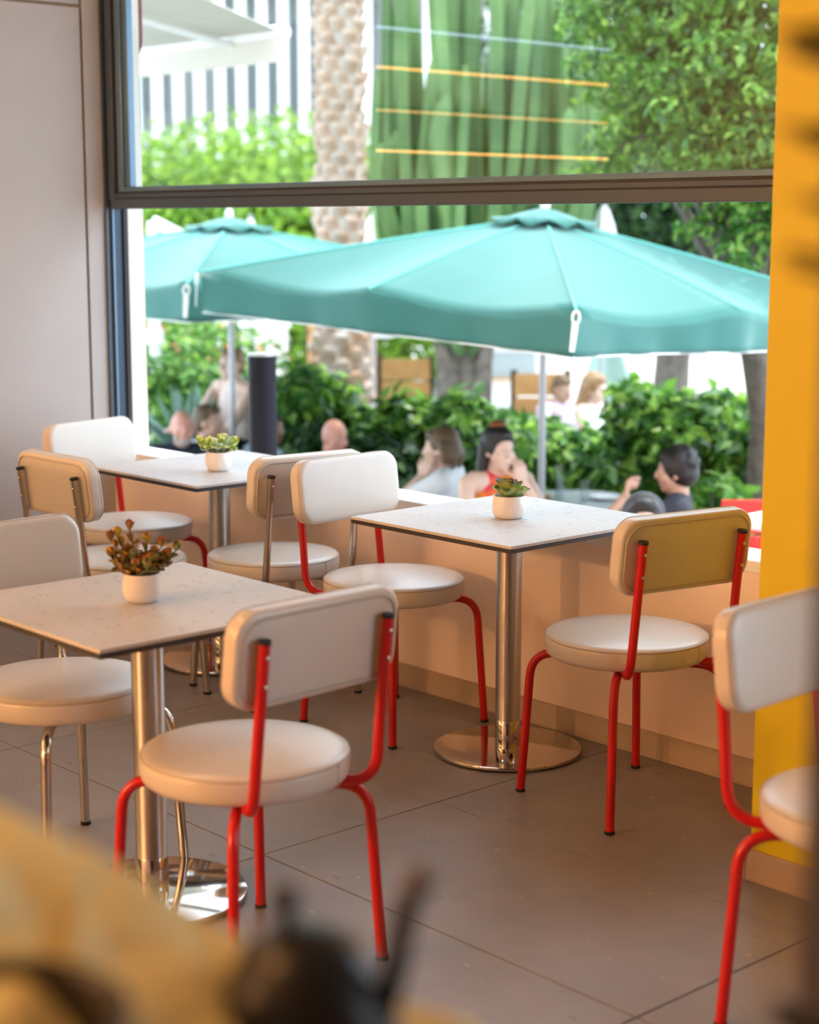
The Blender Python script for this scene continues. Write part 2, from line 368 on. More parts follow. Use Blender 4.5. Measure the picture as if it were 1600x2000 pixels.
for sx in (-1,1): MB().box((sx*.98-.015,-.28,.10),(sx*.98+.015,.25,1.25)).build('side_panel', M['paper'], dc)
bevel(MB().box((-1.0,-.30,1.25),(1.0,.27,1.28)).build('top', M['sill'], dc), .003)
lem = mat('warm fill strip', (1,1,1), .5, emis=(1.,.50,.16), estr=24)
for z_ in (.46,.85,1.245):
    if z_ < 1.2: MB().box((-.965,-.25,z_),(.965,.22,z_+.015)).build('shelf', M['wooddk'], dc)
    MB().box((-.95,.195,z_-.012),(.95,.215,z_-.0005)).build('light_strip', lem, dc)
def fill_downlight(x, y, W, label, col=(1.,.70,.42)):  # unseen fixtures, added as warm interior fill
    s = empty('ceiling_fill_lamp', (x, y, ZC), 0, label, 'lamp', 'unseen ceiling lamps added as warm fill')
    MB().lathe([(.13,-.03),(.15,-.03),(.15,0),(.13,0)], 32, closed=True).build('rim', M['white'], s)
    l = bpy.data.lights.new('ceiling_fill_light', 'AREA'); l.shape = 'DISK'; l.size = .25; l.energy = W; l.color = col
    lo = bpy.data.objects.new('ceiling_fill_light', l); COL.objects.link(lo); lo.parent = s; lo.location = (0,0,-.035)
    MB().lathe([(.0001,-.012),(.129,-.012)], 32).build('diffuser', mat('diffuser', (1,1,1), .5, emis=col, estr=4), s)
fill_downlight(-4.3, 1.2, 6, 'unseen ceiling lamp added as fill above the near table')
fill_downlight(-4.9, 2.6, 4, 'unseen ceiling lamp added as fill closest to the far table')

# ------------------------------------------------------------------ furniture: chair
def cushion(w, h, t, r, bend=0., puff=.006, n=10, edge=.018):
    """upright pad in the y-z plane, front towards +x; returns MB"""
    out = []
    for cx, cz, a0 in ((w/2-r, h/2-r, 0), (-w/2+r, h/2-r, 90), (-w/2+r, -h/2+r, 180), (w/2-r, -h/2+r, 270)):
        for k in range(n+1):
            a = R(a0+90*k/n); out.append((cx+r*math.cos(a), cz+r*math.sin(a)))
    k = len(out); mb = MB(); rings = []
    prof = []
    for i in range(5):
        a = R(90*i/4); prof.append((edge*.55*(1-math.sin(a)), -t/2+edge*.55*(1-math.cos(a))))
    for i in range(6):
        a = R(90*i/5); prof.append((edge*(1-math.cos(a)), t/2-edge*(1-math.sin(a))))
    def ring(ins, x, sc=1.):
        o = len(mb.v)
        for (y, z) in out:
            fy = (w/2-ins)/(w/2)*sc; fz = (h/2-ins)/(h/2)*sc; yy, zz = y*fy, z*fz
            mb.v.append((x+bend*yy*yy, yy, zz))
        return o
    seq = [ring(0.02, -t/2-.0008, .55)]
    seq += [ring(i, x) for i, x in prof]
    for sc in (.86, .6, .3): seq.append(ring(edge, t/2+puff*(1-sc**2), sc))
    for a, b in zip(seq, seq[1:]):
        for j in range(k): mb.f.append((a+j, a+(j+1)%k, b+(j+1)%k, b+j))
    for o, rev, x in ((seq[0], True, -t/2-.001), (seq[-1], False, t/2+puff)):
        c = len(mb.v); mb.v.append((x, 0, 0))
        for j in range(k): mb.f.append((o+j, o+(j+1)%k, c))
    return mb, out
TR = .0125
def make_chair(metal):
    root = empty('cafe_chair', (0,0,0), 0, 'chair', 'chair', 'round seated vinyl cafe chairs')
    Z = .440
    seat = MB().lathe([(.0001,.432),(.205,.432),(.222,.434),(.229,.440),(.2325,.452),(.233,.480),(.230,.490),(.224,.4955),(.205,.4990),(.15,.5045),(.08,.508),(.0001,.509)], 72).build('seat', M['vinyl'], root)
    MB().lathe([(.2330-.004+.0035*math.cos(a), .4885+.0035*math.sin(a)) for a in [R(36*i) for i in range(10)]], 72, closed=True).build('piping', M['piping'], seat)
    MB().box((.2315,-.001,.436),(.2336,.001,.487), Matrix.Rotation(R(200),4,'Z')).build('seam', M['piping'], seat)
    # steel ring plate under the seat that carries the tubes
    MB().lathe([(.0001,.420),(.13,.420),(.13,.4325),(.0001,.4325)], 40).build('seat_plate', metal, root)
    for sx in (1, -1):
        for sy in (1, -1):
            if sx > 0: path = [(.07, sy*.07, .424), (.193, sy*.193, .420), (.212, sy*.214, .005)]
            else: path = [(-.07, sy*.07, .418), (-.193, sy*.193, .412), (-.213, sy*.214, .005)]
            lg = MB().tube(bez(path, 8, .07), TR, 14).build('leg', metal, root)
            MB().lathe([(.0001,0),(.0138,0),(.0145,.003),(.0138,.009),(.0126,.009)], 16, (sx*.2125, sy*.214, 0)).build('foot_cap', M['rubber'], lg)
    bx, bz, tilt = -.232, .768, R(-7)
    Bm = Matrix.Translation((bx, 0, bz)) @ Matrix.Rotation(tilt, 4, 'Y')
    for sy in (1, -1):
        top = Bm @ Vector((-.041, sy*.172, .048)); low = Bm @ Vector((-.041, sy*.172, -.115))
        path = [(-.07, sy*.075, .430), (-.236, sy*.176, .428), low, top]
        up = MB().tube(bez(path, 10, .075), TR, 14).build('upright', metal, root)
        d = (top-low).normalized()
        MB().tube([top-d*.002, top+d*.006], .0138, 14).build('tube_cap', M['rubber'], up)
        for dz in (-.0, -.062):
            c = Bm @ Vector((-.053, sy*.172, .018+dz))
            MB().ell(c, (.003,.0055,.0055), nu=10, nv=6).build('screw', M['polish'], up)
    mb, out = cushion(.455, .212, .052, .058, bend=.12)
    mb.v = [tuple(Bm @ Vector(v)) for v in mb.v]
    br = mb.build('backrest', M['vinyl'], root, ang=60)
    pts = []
    for (y, z) in out:
        yy, zz = y*.93, z*.86; pts.append(Bm @ Vector((-.0268+.12*yy*yy, yy, zz)))
    pts.append(pts[0]); pts.append(pts[1])
    MB().tube(pts, .0034, 6, cap=False).build('piping', M['piping'], br)
    pts = []
    for (y, z) in out:
        yy, zz = y*.985, z*.97; pts.append(Bm @ Vector((.0145+.12*yy*yy, yy*1.008, zz*1.016)))
    pts.append(pts[0]); pts.append(pts[1])
    MB().tube(pts, .0022, 6, cap=False).build('seam', M['piping'], br)
    return root
red0, chr0 = make_chair(M['red']), make_chair(M['chrome'])
CH = [ (0,-3.155,3.693,169.0,'red legged chair right of the middle table with its back turned, by the sill'),
       (0,-4.190,3.727,2.7,'red legged chair left of the middle table, pale front of its backrest in view'),
       (0,-2.995,2.222,182.6,'nearest red legged chair, back turned, pulled up to the near table'),
       (1,-3.785,2.233,5.0,'steel legged chair on the left of the near table, cut by the frame edge'),
       (1,-4.785,3.687,173.5,'steel legged chair right of the far table, mostly behind another chair'),
       (0,-5.690,3.695,11.0,'red legged chair in the far corner against the left wall'),
       (1,-5.105,3.255,90.5,'steel legged chair facing the window at the far table, tan back in view'),
       (0,-1.865,2.968,2.0,'red legged chair cut by the right frame edge in front of the yellow pillar') ]
used = [False, False]
for k, x, y, a, lab in CH:
    src = (red0, chr0)[k]
    o = src if not used[k] else copy_tree(src); used[k] = True
    o.location = (x, y, 0); o.rotation_euler = (0, 0, R(a)); o['label'] = lab

# ------------------------------------------------------------------ furniture: tables
def make_table():
    root = empty('cafe_table', (0,0,0), 0, 'table', 'table', 'square terrazzo cafe tables')
    s = .347
    top = bevel(MB().box((-s,-s,.7345),(s,s,.7372)).build('core_edge', M['edge'], root), .0008)
    MB().box((-s,-s,.7345-.0095),(s,s,.7345)).build('core', M['edge'], root)
    bevel(MB().box((-s,-s,.7372),(s,s,.7460)).build('tabletop', M['top'], root), .0008)
    MB().box((-.14,-.14,.717),(.14,.14,.725)).build('mounting_plate', M['steel'], root)
    MB().lathe([(.0395,.105),(.0395,.717)], 48).build('post', M['steel'], root)
    MB().lathe([(.0385,.012),(.0402,.012),(.0402,.105),(.0390,.107),(.0385,.107)], 48).build('post_sleeve', M['polish'], root)
    MB().lathe([(.0001,.004),(.228,.004),(.2325,.0065),(.2330,.011),(.2315,.0155),(.228,.0165),(.0001,.0165)], 80).build('base_plate', M['polish'], root)
    for a in range(3): MB().lathe([(.0001,0),(.018,0),(.018,.005),(.0001,.005)], 12, (.18*math.cos(R(120*a+20)), .18*math.sin(R(120*a+20)), 0)).build('foot', M['rubber'], root)
    return root
t0 = make_table()
# the laminate is pale only on its top face: core boxes are dark
for i, (x, y, lab) in enumerate(((-3.707,3.776,'square terrazzo table in the middle with a rosette succulent on it'),
                                 (-3.452,2.272,'nearest square terrazzo table with a red brown plant on it'),
                                 (-5.235,3.783,'far square terrazzo table with a pale green plant on it'))):
    o = t0 if i == 0 else copy_tree(t0); o.location = (x, y, 0); o['label'] = lab

# ------------------------------------------------------------------ plants on the tables
def leaf_mesh(L, W, cup=.25, tipup=.2, t=.0016, pts=((0,.25),(.25,.75),(.55,1.),(.8,.78),(.94,.35),(1.,.02))):
    """one thick succulent leaf along +x"""
    mb = MB(); k = 5; n = len(pts)
    for side in (1, -1):
        for (u, w) in pts:
            for j in range(k):
                s = (j/(k-1)-.5)*2
                z = cup*W*abs(s*w)**2 + tipup*L*u*u + side*t*(1-abs(s)**2)*(1-.6*u)
                mb.v.append((u*L, s*w*W/2, z))
    o2 = n*k
    for i in range(n-1):
        for j in range(k-1):
            a = i*k+j; mb.f.append((a, a+1, a+k+1, a+k)); mb.f.append((o2+a, o2+a+k, o2+a+k+1, o2+a+1))
    for i in range(n-1):
        for j in (0, k-1):
            a = i*k+j; mb.f.append((a, a+k, o2+a+k, o2+a))
    for j in range(k-1):
        for i in (0, n-1):
            a = i*k+j; mb.f.append((a, a+1, o2+a+1, o2+a))
    return mb
def succmat(name, c0, c1, rim):
    m = bpy.data.materials.new(name); m.use_nodes = True; nt = m.node_tree; N = nt.nodes; L = nt.links; b = N['Principled BSDF']; b.inputs['Roughness'].default_value = .42
    tc = N.new('ShaderNodeTexCoord'); sp = N.new('ShaderNodeSeparateXYZ'); L.new(tc.outputs['Generated'], sp.inputs[0])
    cr = N.new('ShaderNodeValToRGB'); e = cr.color_ramp.elements; e[0].color = (*c0,1); e[1].color = (*rim,1); e[1].position = .97; x = e.new(.72); x.color = (*c1,1)
    L.new(sp.outputs[0], cr.inputs[0])
    oi = N.new('ShaderNodeObjectInfo'); hv = N.new('ShaderNodeHueSaturation'); L.new(cr.outputs[0], hv.inputs['Color'])
    mr = N.new('ShaderNodeMapRange'); mr.inputs[3].default_value = .7; mr.inputs[4].default_value = 1.3; L.new(oi.outputs['Random'], mr.inputs[0]); L.new(mr.outputs[0], hv.inputs['Value'])
    L.new(hv.outputs[0], b.inputs['Base Color']); return m
def pot(root, r=.0465, h=.068):
    MB().lathe([(.0001,0),(r*.62,0),(r*.80,.004),(r*.96,.018),(r*1.0,.034),(r*.97,.052),(r*.93,h),(r*.89,h+.001),(r*.87,h-.002),(r*.90,.045),(r*.85,.03),(.0001,.028)], 56).build('pot', M['pot'], root)
    MB().lathe([(.0001,h-.010),(r*.885,h-.012)], 32).build('soil', M['soil'], root)
ZT = .746
# rosette succulent
P = empty('rosette_succulent', (-3.706, 3.772, ZT), 0, 'green rosette succulent in a white pot on the middle table', 'potted plant'); pot(P, .054, .070)
sm = succmat('rosette leaf', (.55,.70,.22), (.34,.46,.14), (.12,.07,.05))
lm = leaf_mesh(.068, .050, .45, .18).mesh('leaf', sm); lm2 = leaf_mesh(.050, .040, .55, .30).mesh('leaf', sm)
for ring_, (n, el, me, z, sc) in enumerate(((7, 20, lm, .064, .95), (6, 42, lm, .066, .95), (5, 60, lm2, .068, 1.05), (3, 76, lm2, .070, .9))):
    for i in range(n):
        o = link('leaf', me, P, (0,0,z)); a = 360*i/n + ring_*27 + random.uniform(-8,8)
        o.rotation_euler = Euler((random.uniform(-.15,.15), -R(el+random.uniform(-7,7)), R(a)), 'XYZ'); o.scale = (sc*random.uniform(.9,1.08),)*3
        o.location = (.008*math.cos(R(a)), .008*math.sin(R(a)), z)
# pale green bushy plant
P = empty('leafy_succulent', (-5.150, 3.720, ZT), 0, 'pale green small leaved plant in a white pot on the far table', 'potted plant'); pot(P, .0485, .070)
def sprigs(P, tips, m_, L0, stemm, nl, droop=0.):
    sm_me = leaf_mesh(L0, L0*.8, .5, .25, .0012).mesh('leaf', m_)
    for (x, y, z, tm) in tips:
        p0 = Vector((x*.25, y*.25, .055)); p1 = Vector((x, y, z)); mid = (p0+p1)/2+Vector((0,0,.012))
        MB().tube([p0, mid, p1], .0018, 6).build('stem', stemm, P)
        for i in range(nl):
            t = i/(nl-1); pos = p0.lerp(p1, .55+.45*t) if t < .5 else p1 - Vector((0,0,.004*(1-t)))
            o = link('leaf', sm_me if tm is None else tm, P, pos)
            el = (10+70*t) if t >= .35 else 0
            o.rotation_euler = Euler((random.uniform(-.3,.3), -R(el+random.uniform(-15,15)), R(137.5*i+random.uniform(-20,20))), 'XYZ'); s = random.uniform(.8,1.15)*(1-.25*t); o.scale = (s,s,s)
gm = succmat('pale leaf', (.34,.50,.22), (.56,.72,.40), (.82,.88,.68)); ym = succmat('yellow leaf', (.40,.55,.10), (.66,.78,.12), (.82,.85,.35))
stm = mat('green stem', (.16,.22,.07), .6)
yl = leaf_mesh(.030, .025, .5, .25, .0012).mesh('leaf', ym)
tips = []
for i in range(13):
    a = 360*i/13*1.618; rr = .02+.047*math.sqrt(((i*7)%13+.5)/13); x, y = rr*math.cos(R(a)), rr*math.sin(R(a))
    tips.append((x, y, .128-.5*rr+random.uniform(-.012,.012), yl if i % 3 == 0 else None))
# spread along the picture's left-right direction like the photo
sprigs(P, tips+[(-.045,-.05,.105,yl),(.045,.052,.098,yl),(-.05,-.04,.085,None)], gm, .031, stm, 9)
# red brown sprig plant
P = empty('bronze_plant', (-3.452, 2.262, ZT), 0, 'red brown sprig plant in a white pot on the near table', 'potted plant'); pot(P, .0475, .070)
rm = succmat('bronze leaf', (.24,.20,.05), (.36,.17,.04), (.34,.07,.03)); om = succmat('ochre leaf', (.36,.30,.05), (.52,.36,.05), (.40,.15,.04)); dg = succmat('dark leaf', (.16,.19,.06), (.26,.26,.08), (.22,.10,.05))
ol = leaf_mesh(.031, .024, .4, .2, .0012).mesh('leaf', om); dl = leaf_mesh(.032, .025, .4, .2, .0012).mesh('leaf', dg)
tips = []
for i in range(15):
    a = 360*i*.618; rr = .012+.042*math.sqrt(((i*7)%15+.5)/15); tips.append((rr*math.cos(R(a)), rr*math.sin(R(a)), .118-.55*rr+random.uniform(-.012,.012), (None, ol, dl)[i%3]))
rx, ry = .671, .741      # picture right in plan
tips += [(-.026*rx,-.026*ry,.176,None), (-.072*rx,-.072*ry,.150,None), (-.055*rx,-.055*ry,.158,ol), (.085*rx,.085*ry,.125,dl), (.065*rx,.065*ry,.108,None), (-.075*rx,-.075*ry,.112,ol), (-.06*rx,-.06*ry,.085,dl), (.05*rx,.05*ry,.135,None), (.015*rx,.015*ry,.145,ol)]
sprigs(P, tips, rm, .030, mat('brown stem', (.12,.07,.03), .7), 10)

# ================================================================== OUTSIDE
TZ = -.90
tag(MB().box((-24, YW+.16, TZ-.3), (8, 16.5, TZ)).build('terrace_floor', M['pave']), kind='structure')
tag(MB().box((-90, 16.5, TZ-.32), (40, 90, TZ-.01)).build('plaza_floor', M['plaza']), kind='structure')
tag(MB().box((-90, -10, TZ-.34), (-24, 16.5, TZ-.02)).build('plaza_floor_side', M['plaza']), kind='structure')

# ---- awnings of the facade
def awning(name, x0, x1, yf, zf, yb, zb, label):
    a = empty(name, (x1, YW+.16, zb), 0, label, 'awning')
    n = 8; mb = MB(); ky, kz = yf-YW-.16, zf-zb
    for i in range(n+1):
        t = i/n
        for x in (x0-x1, 0): mb.v.append((x, t*ky, t*kz - .05*math.sin(math.pi*t)))
    for i in range(n): mb.f.append((2*i, 2*i+1, 2*i+3, 2*i+2))
    c = mb.build('canvas', M['awn'], a); md = c.modifiers.new('solid', 'SOLIDIFY'); md.thickness = .006
    MB().tube([(x0-x1-.02, ky+.02, kz), (.03, ky+.02, kz)], .045, 16).build('front_bar', M['white'], a)
    mb = MB().box((x0-x1, ky-.01, kz-.17), (0, ky+.0, kz-.03)); mb.build('valance', M['awn'], a)
    for xx in (x0-x1+.6, -.45):
        ar = MB().tube([(xx, 0.02, -.22), (xx-.30, ky*.5, kz*.5-.16), (xx, ky, kz-.05)], .022, 10).build('arm', M['white'], a)
    MB().box((x0-x1, 0, -.12), (0, .12, .06)).build('cassette', M['white'], a)
    return a
e1 = at(545, 62, 10.0)
awning('awning', -12.5, e1.x, e1.y, e1.z, YW, 3.45, 'cream canvas awning with a white front bar at upper left')
awning('awning', -6.2, -.6, 5.0, 3.06, YW, 3.4, 'unseen cream canvas awning added to shade the open window')  # out of view; added to keep direct sun off the tables
# dark red lozenge sign on the facade
sg = MB(); prof = []
for k in range(25):
    a = R(180+180*k/24); prof.append((.30*math.cos(a), .16*math.sin(a)))
prof += [(.30,1.0), (-.30,1.0)]
n = len(prof)
for y in (0, .05):
    for (x, z) in prof: sg.v.append((x, y, z))
sg.f += [tuple(range(n)), tuple(reversed(range(n, 2*n)))] + [(i, (i+1)%n, (i+1)%n+n, i+n) for i in range(n)]
tag(sg.build('wall_sign', M['signred'], loc=(-6.70, YW+.158, 2.42)), 'dark red round ended sign beside the window frame', 'sign')

# ---- market umbrellas
def umbrella(C, az, d, zr, za, label, tilt=0., tiltax=(1,0,0)):
    """square canopy: half diagonal d, rim height zr, apex za, first corner at azimuth az"""
    u = empty('market_umbrella', (C[0], C[1], TZ), 0, label, 'umbrella', 'teal market umbrellas on the terrace')
    T = Matrix.Translation((0,0,za-TZ)) @ Matrix.Rotation(tilt, 4, Vector(tiltax)) @ Matrix.Translation((0,0,-(za-TZ)))
    zr, za = zr-TZ, za-TZ
    n = 8; rim = []
    for k in range(8):
        a = az+k*math.pi/4; r = d if k % 2 == 0 else d*math.cos(math.pi/4); rim.append((a, r))
    seg = 10; mb = MB(); vb = MB(); ring = 12; idx = {}
    def rim_pt(k, t):
        a0, r0 = rim[k]; a1, r1 = rim[(k+1)%8]
        p = Vector((r0*math.cos(a0), r0*math.sin(a0))).lerp(Vector((r1*math.cos(a1), r1*math.sin(a1))), t)
        s = math.sin(math.pi*t)
        return p*(1-.045*s), s
    tot = 8*seg
    for i in range(ring+1):
        q = .075+(1-.075)*i/ring
        for j in range(tot):
            k, t = j//seg, (j % seg)/seg; p, s = rim_pt(k, t)
            z = za-.03+(zr-za+.03)*(q**1.12) - .075*s*q*q
            mb.v.append(tuple(T @ Vector((p.x*q, p.y*q, z))))
    for i in range(ring):
        for j in range(tot):
            a = i*tot+j; b = i*tot+(j+1)%tot; mb.f.append((a, b, b+tot, a+tot))
    can = mb.build('canopy', M['teal'], u, ang=25); can.modifiers.new('solid', 'SOLIDIFY').thickness = .004
    for i in range(7):
        q = i/6
        for j in range(tot):
            k, t = j//seg, (j % seg)/seg; p, s = rim_pt(k, t)
            wob = .018*math.sin(6*math.pi*t+k)*q
            z = (zr-.075*s)*(1-q) + (zr-.235)*q; p2 = p*(1.002-.012*q+wob*.8)
            vb.v.append(tuple(T @ Vector((p2.x, p2.y, z))))
    for i in range(6):
        for j in range(tot):
            a = i*tot+j; b = i*tot+(j+1)%tot; vb.f.append((a, b, b+tot, a+tot))
    v = vb.build('valance', M['teal'], u, ang=50); v.modifiers.new('solid', 'SOLIDIFY').thickness = .003
    hem = [T @ Vector((rim_pt(j//seg, (j%seg)/seg)[0].x*.99, rim_pt(j//seg, (j%seg)/seg)[0].y*.99, zr-.238)) for j in range(tot)]
    MB().tube(hem+[hem[0]], .004, 5, cap=False).build('hem', M['white'], v)
    # vent cap with scalloped edge
    cb = MB()
    for i in range(5):
        q = i/4
        for j in range(32):
            a = az+j*math.pi/16; r = .29*q*(1 if i < 4 else 1+.10*math.cos(4*(a-az))); z = za+.035-.05*q-.04*q*q+(.022*math.cos(8*(a-az)) if i == 4 else 0)
            cb.v.append(tuple(T @ Vector((r*math.cos(a), r*math.sin(a), z))))
    for i in range(4):
        for j in range(32):
            a = i*32+j; b = i*32+(j+1)%32; cb.f.append((a, b, b+32, a+32))
    cc = cb.build('vent_cap', M['teal'], u); cc.modifiers.new('solid', 'SOLIDIFY').thickness = .006
    for k in range(8):
        a, r = rim[k]; e = Vector((r*math.cos(a), r*math.sin(a), zr))
        rb = MB().tube([T @ Vector((0,0,za-.06)), T @ (Vector((e.x*.5,e.y*.5,za-.06+(zr-za)*.5*.92-.03))), T @ (e-Vector((0,0,.02)))], .011, 6).build('rib', M['woodor'], u)
        MB().tube([T @ Vector((0,0,za-.62)), T @ Vector((e.x*.5,e.y*.5,za-.06+(zr-za)*.46-.03))], .008, 6).build('strut', M['woodor'], rb)
        pts = [T @ Vector((e.x*q, e.y*q, za-.03+(zr-za+.03)*(q**1.12)+.004)) for q in (.12,.3,.5,.7,.85,1.)]
        MB().tube(pts, .008, 5).build('seam', M['seam'], can)
        if k % 2 == 0:
            tn = Vector((-math.sin(a), math.cos(a), 0)); b0 = e*1.012
            base_ = Vector((b0.x,b0.y,zr)); rad_ = Vector((math.cos(a), math.sin(a), 0))
            pts = [T @ (base_+tn*(.018*math.sin(w*2*math.pi))+Vector((0,0,-.005-.032*(1-math.cos(w*2*math.pi))))) for w in [i/14 for i in range(15)]]
            st = MB().tube(pts, .006, 6, cap=False).build('corner_loop', M['white'], can)
            rbm = MB(); L_ = [(-.017,-.055),(.015,-.06),(.012,-.12),(.004,-.205),(-.020,-.205),(-.019,-.12)]
            for off_ in (.0,.004):
                for (u_,v_) in L_: rbm.v.append(tuple(T @ (base_+tn*u_+rad_*(off_-.004)+Vector((0,0,v_)))))
            rbm.f += [tuple(range(6)), tuple(reversed(range(6,12)))]+[(i,(i+1)%6,(i+1)%6+6,i+6) for i in range(6)]
            rbm.build('corner_strap', M['white'], can, smooth=False)
    MB().tube([(0,0,.06),(0,0,za-.02)], .022, 16).build('pole', M['grey'], u)
    MB().ell(T @ Vector((0,0,za+.05)), (.03,.03,.045)).build('finial', M['white'], u)
    MB().lathe([(.0001,0),(.20,0),(.20,.05),(.0001,.06)], 28).build('base', M['grey'], u)
    return u
C1 = at(1064, 437, 10.45)
fdir = Vector((-C1.x, -C1.y, 0)).normalized(); rdir = Vector((.671, .741, 0))
az1 = math.atan2((fdir*2.0+rdir*.18).y, (fdir*2.0+rdir*.18).x)
umbrella(C1, az1, 2.05, 1.235, 1.70, 'large teal market umbrella in front of the hedge', R(3.2), tuple(-fdir))
C2 = at(448, 437, 12.6); fdir2 = Vector((-C2.x, -C2.y, 0)).normalized(); v2 = fdir2*2.0-rdir*.26
umbrella(C2, math.atan2(v2.y, v2.x), 2.0, 1.27, 1.655, 'smaller teal market umbrella farther left behind the large one', R(1.0), tuple(-fdir2))

# ---- black column
bp_ = at(512, 690, 8.4)
o = empty('black_column', (bp_.x, bp_.y, TZ), 0, 'tall matt black round column standing on the terrace', 'column')
MB().lathe([(.068,0),(.068,bp_.z-TZ-.012)], 40).build('shaft', M['black'], o)
MB().lathe([(.0001,bp_.z-TZ-.012),(.071,bp_.z-TZ-.012),(.071,bp_.z-TZ),(.0001,bp_.z-TZ)], 40).build('cap', M['grey'], o)
MB().lathe([(.0001,0),(.13,0),(.13,.012),(.0001,.012)], 32).build('foot_plate', M['black'], o)

# ---- foliage
def leaves_mesh(name, pts, nrm, size, m, asp=.5, droop=.35):
    n = len(pts); nrm = nrm/np.linalg.norm(nrm, axis=1, keepdims=True)
    rv = rng.normal(size=(n,3)); ax = np.cross(nrm, rv); ax /= np.linalg.norm(ax, axis=1, keepdims=True)+1e-9
    ax = ax + nrm*rng.uniform(-.2,.5,(n,1)); ax[:,2] -= droop*rng.uniform(0,1,n); ax /= np.linalg.norm(ax, axis=1, keepdims=True)
    sd = np.cross(nrm, ax); sd /= np.linalg.norm(sd, axis=1, keepdims=True)+1e-9; up = np.cross(ax, sd)
    L = size*rng.uniform(.65,1.25,(n,1)); W = L*asp*.5
    base = pts; mid = pts+ax*L*.5-up*L*.04; tip = pts+ax*L-up*L*.12
    l = pts+ax*L*.45+sd*W+up*W*.35; r = pts+ax*L*.45-sd*W+up*W*.35
    V = np.stack([base, l, tip, r, mid], 1).reshape(-1,3)
    T = np.array([[0,4,1],[1,4,2],[0,3,4],[3,2,4]]); Fi = (np.arange(n)[:,None,None]*5+T[None]).reshape(-1)
    me = bpy.data.meshes.new(name); me.vertices.add(len(V)); me.vertices.foreach_set('co', V.reshape(-1).astype(np.float32))
    nf = n*4; me.loops.add(nf*3); me.loops.foreach_set('vertex_index', Fi.astype(np.int32)); me.polygons.add(nf)
    me.polygons.foreach_set('loop_start', np.arange(0,nf*3,3,dtype=np.int32)); me.polygons.foreach_set('loop_total', np.full(nf,3,dtype=np.int32))
    me.update(); me.validate(); me.materials.append(m); return me
def cloud(blobs, n, shell=.55):
    """points in the outer shell of ellipsoids: rows of (x,y,z,rx,ry,rz)"""
    B = np.array(blobs, float); w = (B[:,3]*B[:,4]+B[:,4]*B[:,5]+B[:,3]*B[:,5]); w /= w.sum()
    i = rng.choice(len(B), n, p=w); d = rng.normal(size=(n,3)); d /= np.linalg.norm(d,axis=1,keepdims=True)
    r = 1-shell*rng.uniform(0,1,(n,1))**2
    P = B[i,:3]+d*r*B[i,3:]; nn = d/B[i,3:]; nn /= np.linalg.norm(nn,axis=1,keepdims=True)
    nn = nn+np.array([0,0,.5])+rng.normal(size=(n,3))*.45
    return P, nn
LM = dict(
 hedge=leafmat('hedge leaf', [(.03,.10,.03),(.08,.22,.04),(.20,.42,.06),(.45,.70,.13)], .32, .42),
 lime=leafmat('lime leaf', [(.10,.24,.02),(.22,.42,.03),(.38,.56,.06)], .5, .45),
 tree=leafmat('tree leaf', [(.035,.11,.025),(.08,.24,.04),(.18,.40,.06),(.36,.58,.10)], .4, .4),
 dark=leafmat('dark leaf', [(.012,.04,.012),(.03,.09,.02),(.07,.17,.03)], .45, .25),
 flower=leafmat('orange bloom', [(.75,.22,.05),(.8,.45,.3)], .6, .3))
def shrub(name, base, blobs, n, size, m, label, cat='shrub', group=None, stems=6, asp=.5, extra=None):
    """base: point on the ground; blobs relative to it"""
    t = empty(name, base, 0, label, cat, group)
    P, nn = cloud(blobs, n); f = link('foliage', leaves_mesh('foliage', P, nn, size, m, asp), t); f['kind'] = 'stuff'
    if extra:
        P, nn = cloud(blobs, extra[0], .15); f = link('blossom', leaves_mesh('blossom', P, nn, extra[1], LM['flower'], .8), t); f['kind'] = 'stuff'
    for k in range(stems):
        b = blobs[k % len(blobs)]; e = Vector((b[0]+random.uniform(-.3,.3)*b[3], b[1]+random.uniform(-.3,.3)*b[4], b[2]+.3*b[5]))
        s = Vector((random.uniform(-.12,.12)+b[0]*.35, random.uniform(-.12,.12)+b[1]*.35, 0)); md_ = s.lerp(e,.5)+Vector((random.uniform(-.1,.1),random.uniform(-.1,.1),.05))
        MB().tube([s, md_, e], [.03,.022,.01], 7).build('stem', M['bark'], t)
    return t
def gnd(px, py, D):
    p = at(px, py, D); return Vector((p.x, p.y, TZ))
def zat(px, py, D): return at(px, py, D).z - TZ
def hedge(px0, px1, ytop, D, label, n, seed_, m=LM['hedge'], size=.15, width=.55, cat='shrub', group='hedge shrubs along the terrace'):
    """one rounded hedge shrub spanning px0..px1 with its crown at ytop"""
    c = gnd((px0+px1)/2, ytop, D); H = zat((px0+px1)/2, ytop, D); W = (px1-px0)/FPX*D/2
    bl = []
    rnd = random.Random(seed_)
    for k in range(9):
        t = rnd.uniform(-.72,.72); q = rnd.uniform(-.5,.5); zz = rnd.uniform(.30,.78)*H; r = rnd.uniform(.30,.45)*W+.10
        bl.append((.671*t*W-.731*q*width, .741*t*W+.662*q*width, min(zz, H-r*.9), r, r, r*.9))
    bl.append((0,0,H*.42,W*.8,W*.8,H*.42))
    return shrub('hedge_shrub', c, bl, n, size, m, label, cat, group)
hedge(545, 760, 672, 13.6, 'lime topped hedge shrub right of the black column', 3300, 1)
hedge(690, 900, 700, 13.2, 'hedge shrub behind the woman in the white shirt', 3300, 2)
hedge(830, 1050, 742, 13.0, 'hedge shrub behind the woman in the red top', 4600, 3)
hedge(1000, 1215, 805, 13.4, 'low hedge shrub behind the umbrella pole', 3600, 4)
hedge(1195, 1340, 700, 12.6, 'tall hedge shrub right of the umbrella pole', 3500, 5)
hedge(1280, 1480, 688, 12.4, 'tall hedge shrub left of the yellow pillar', 3500, 6)
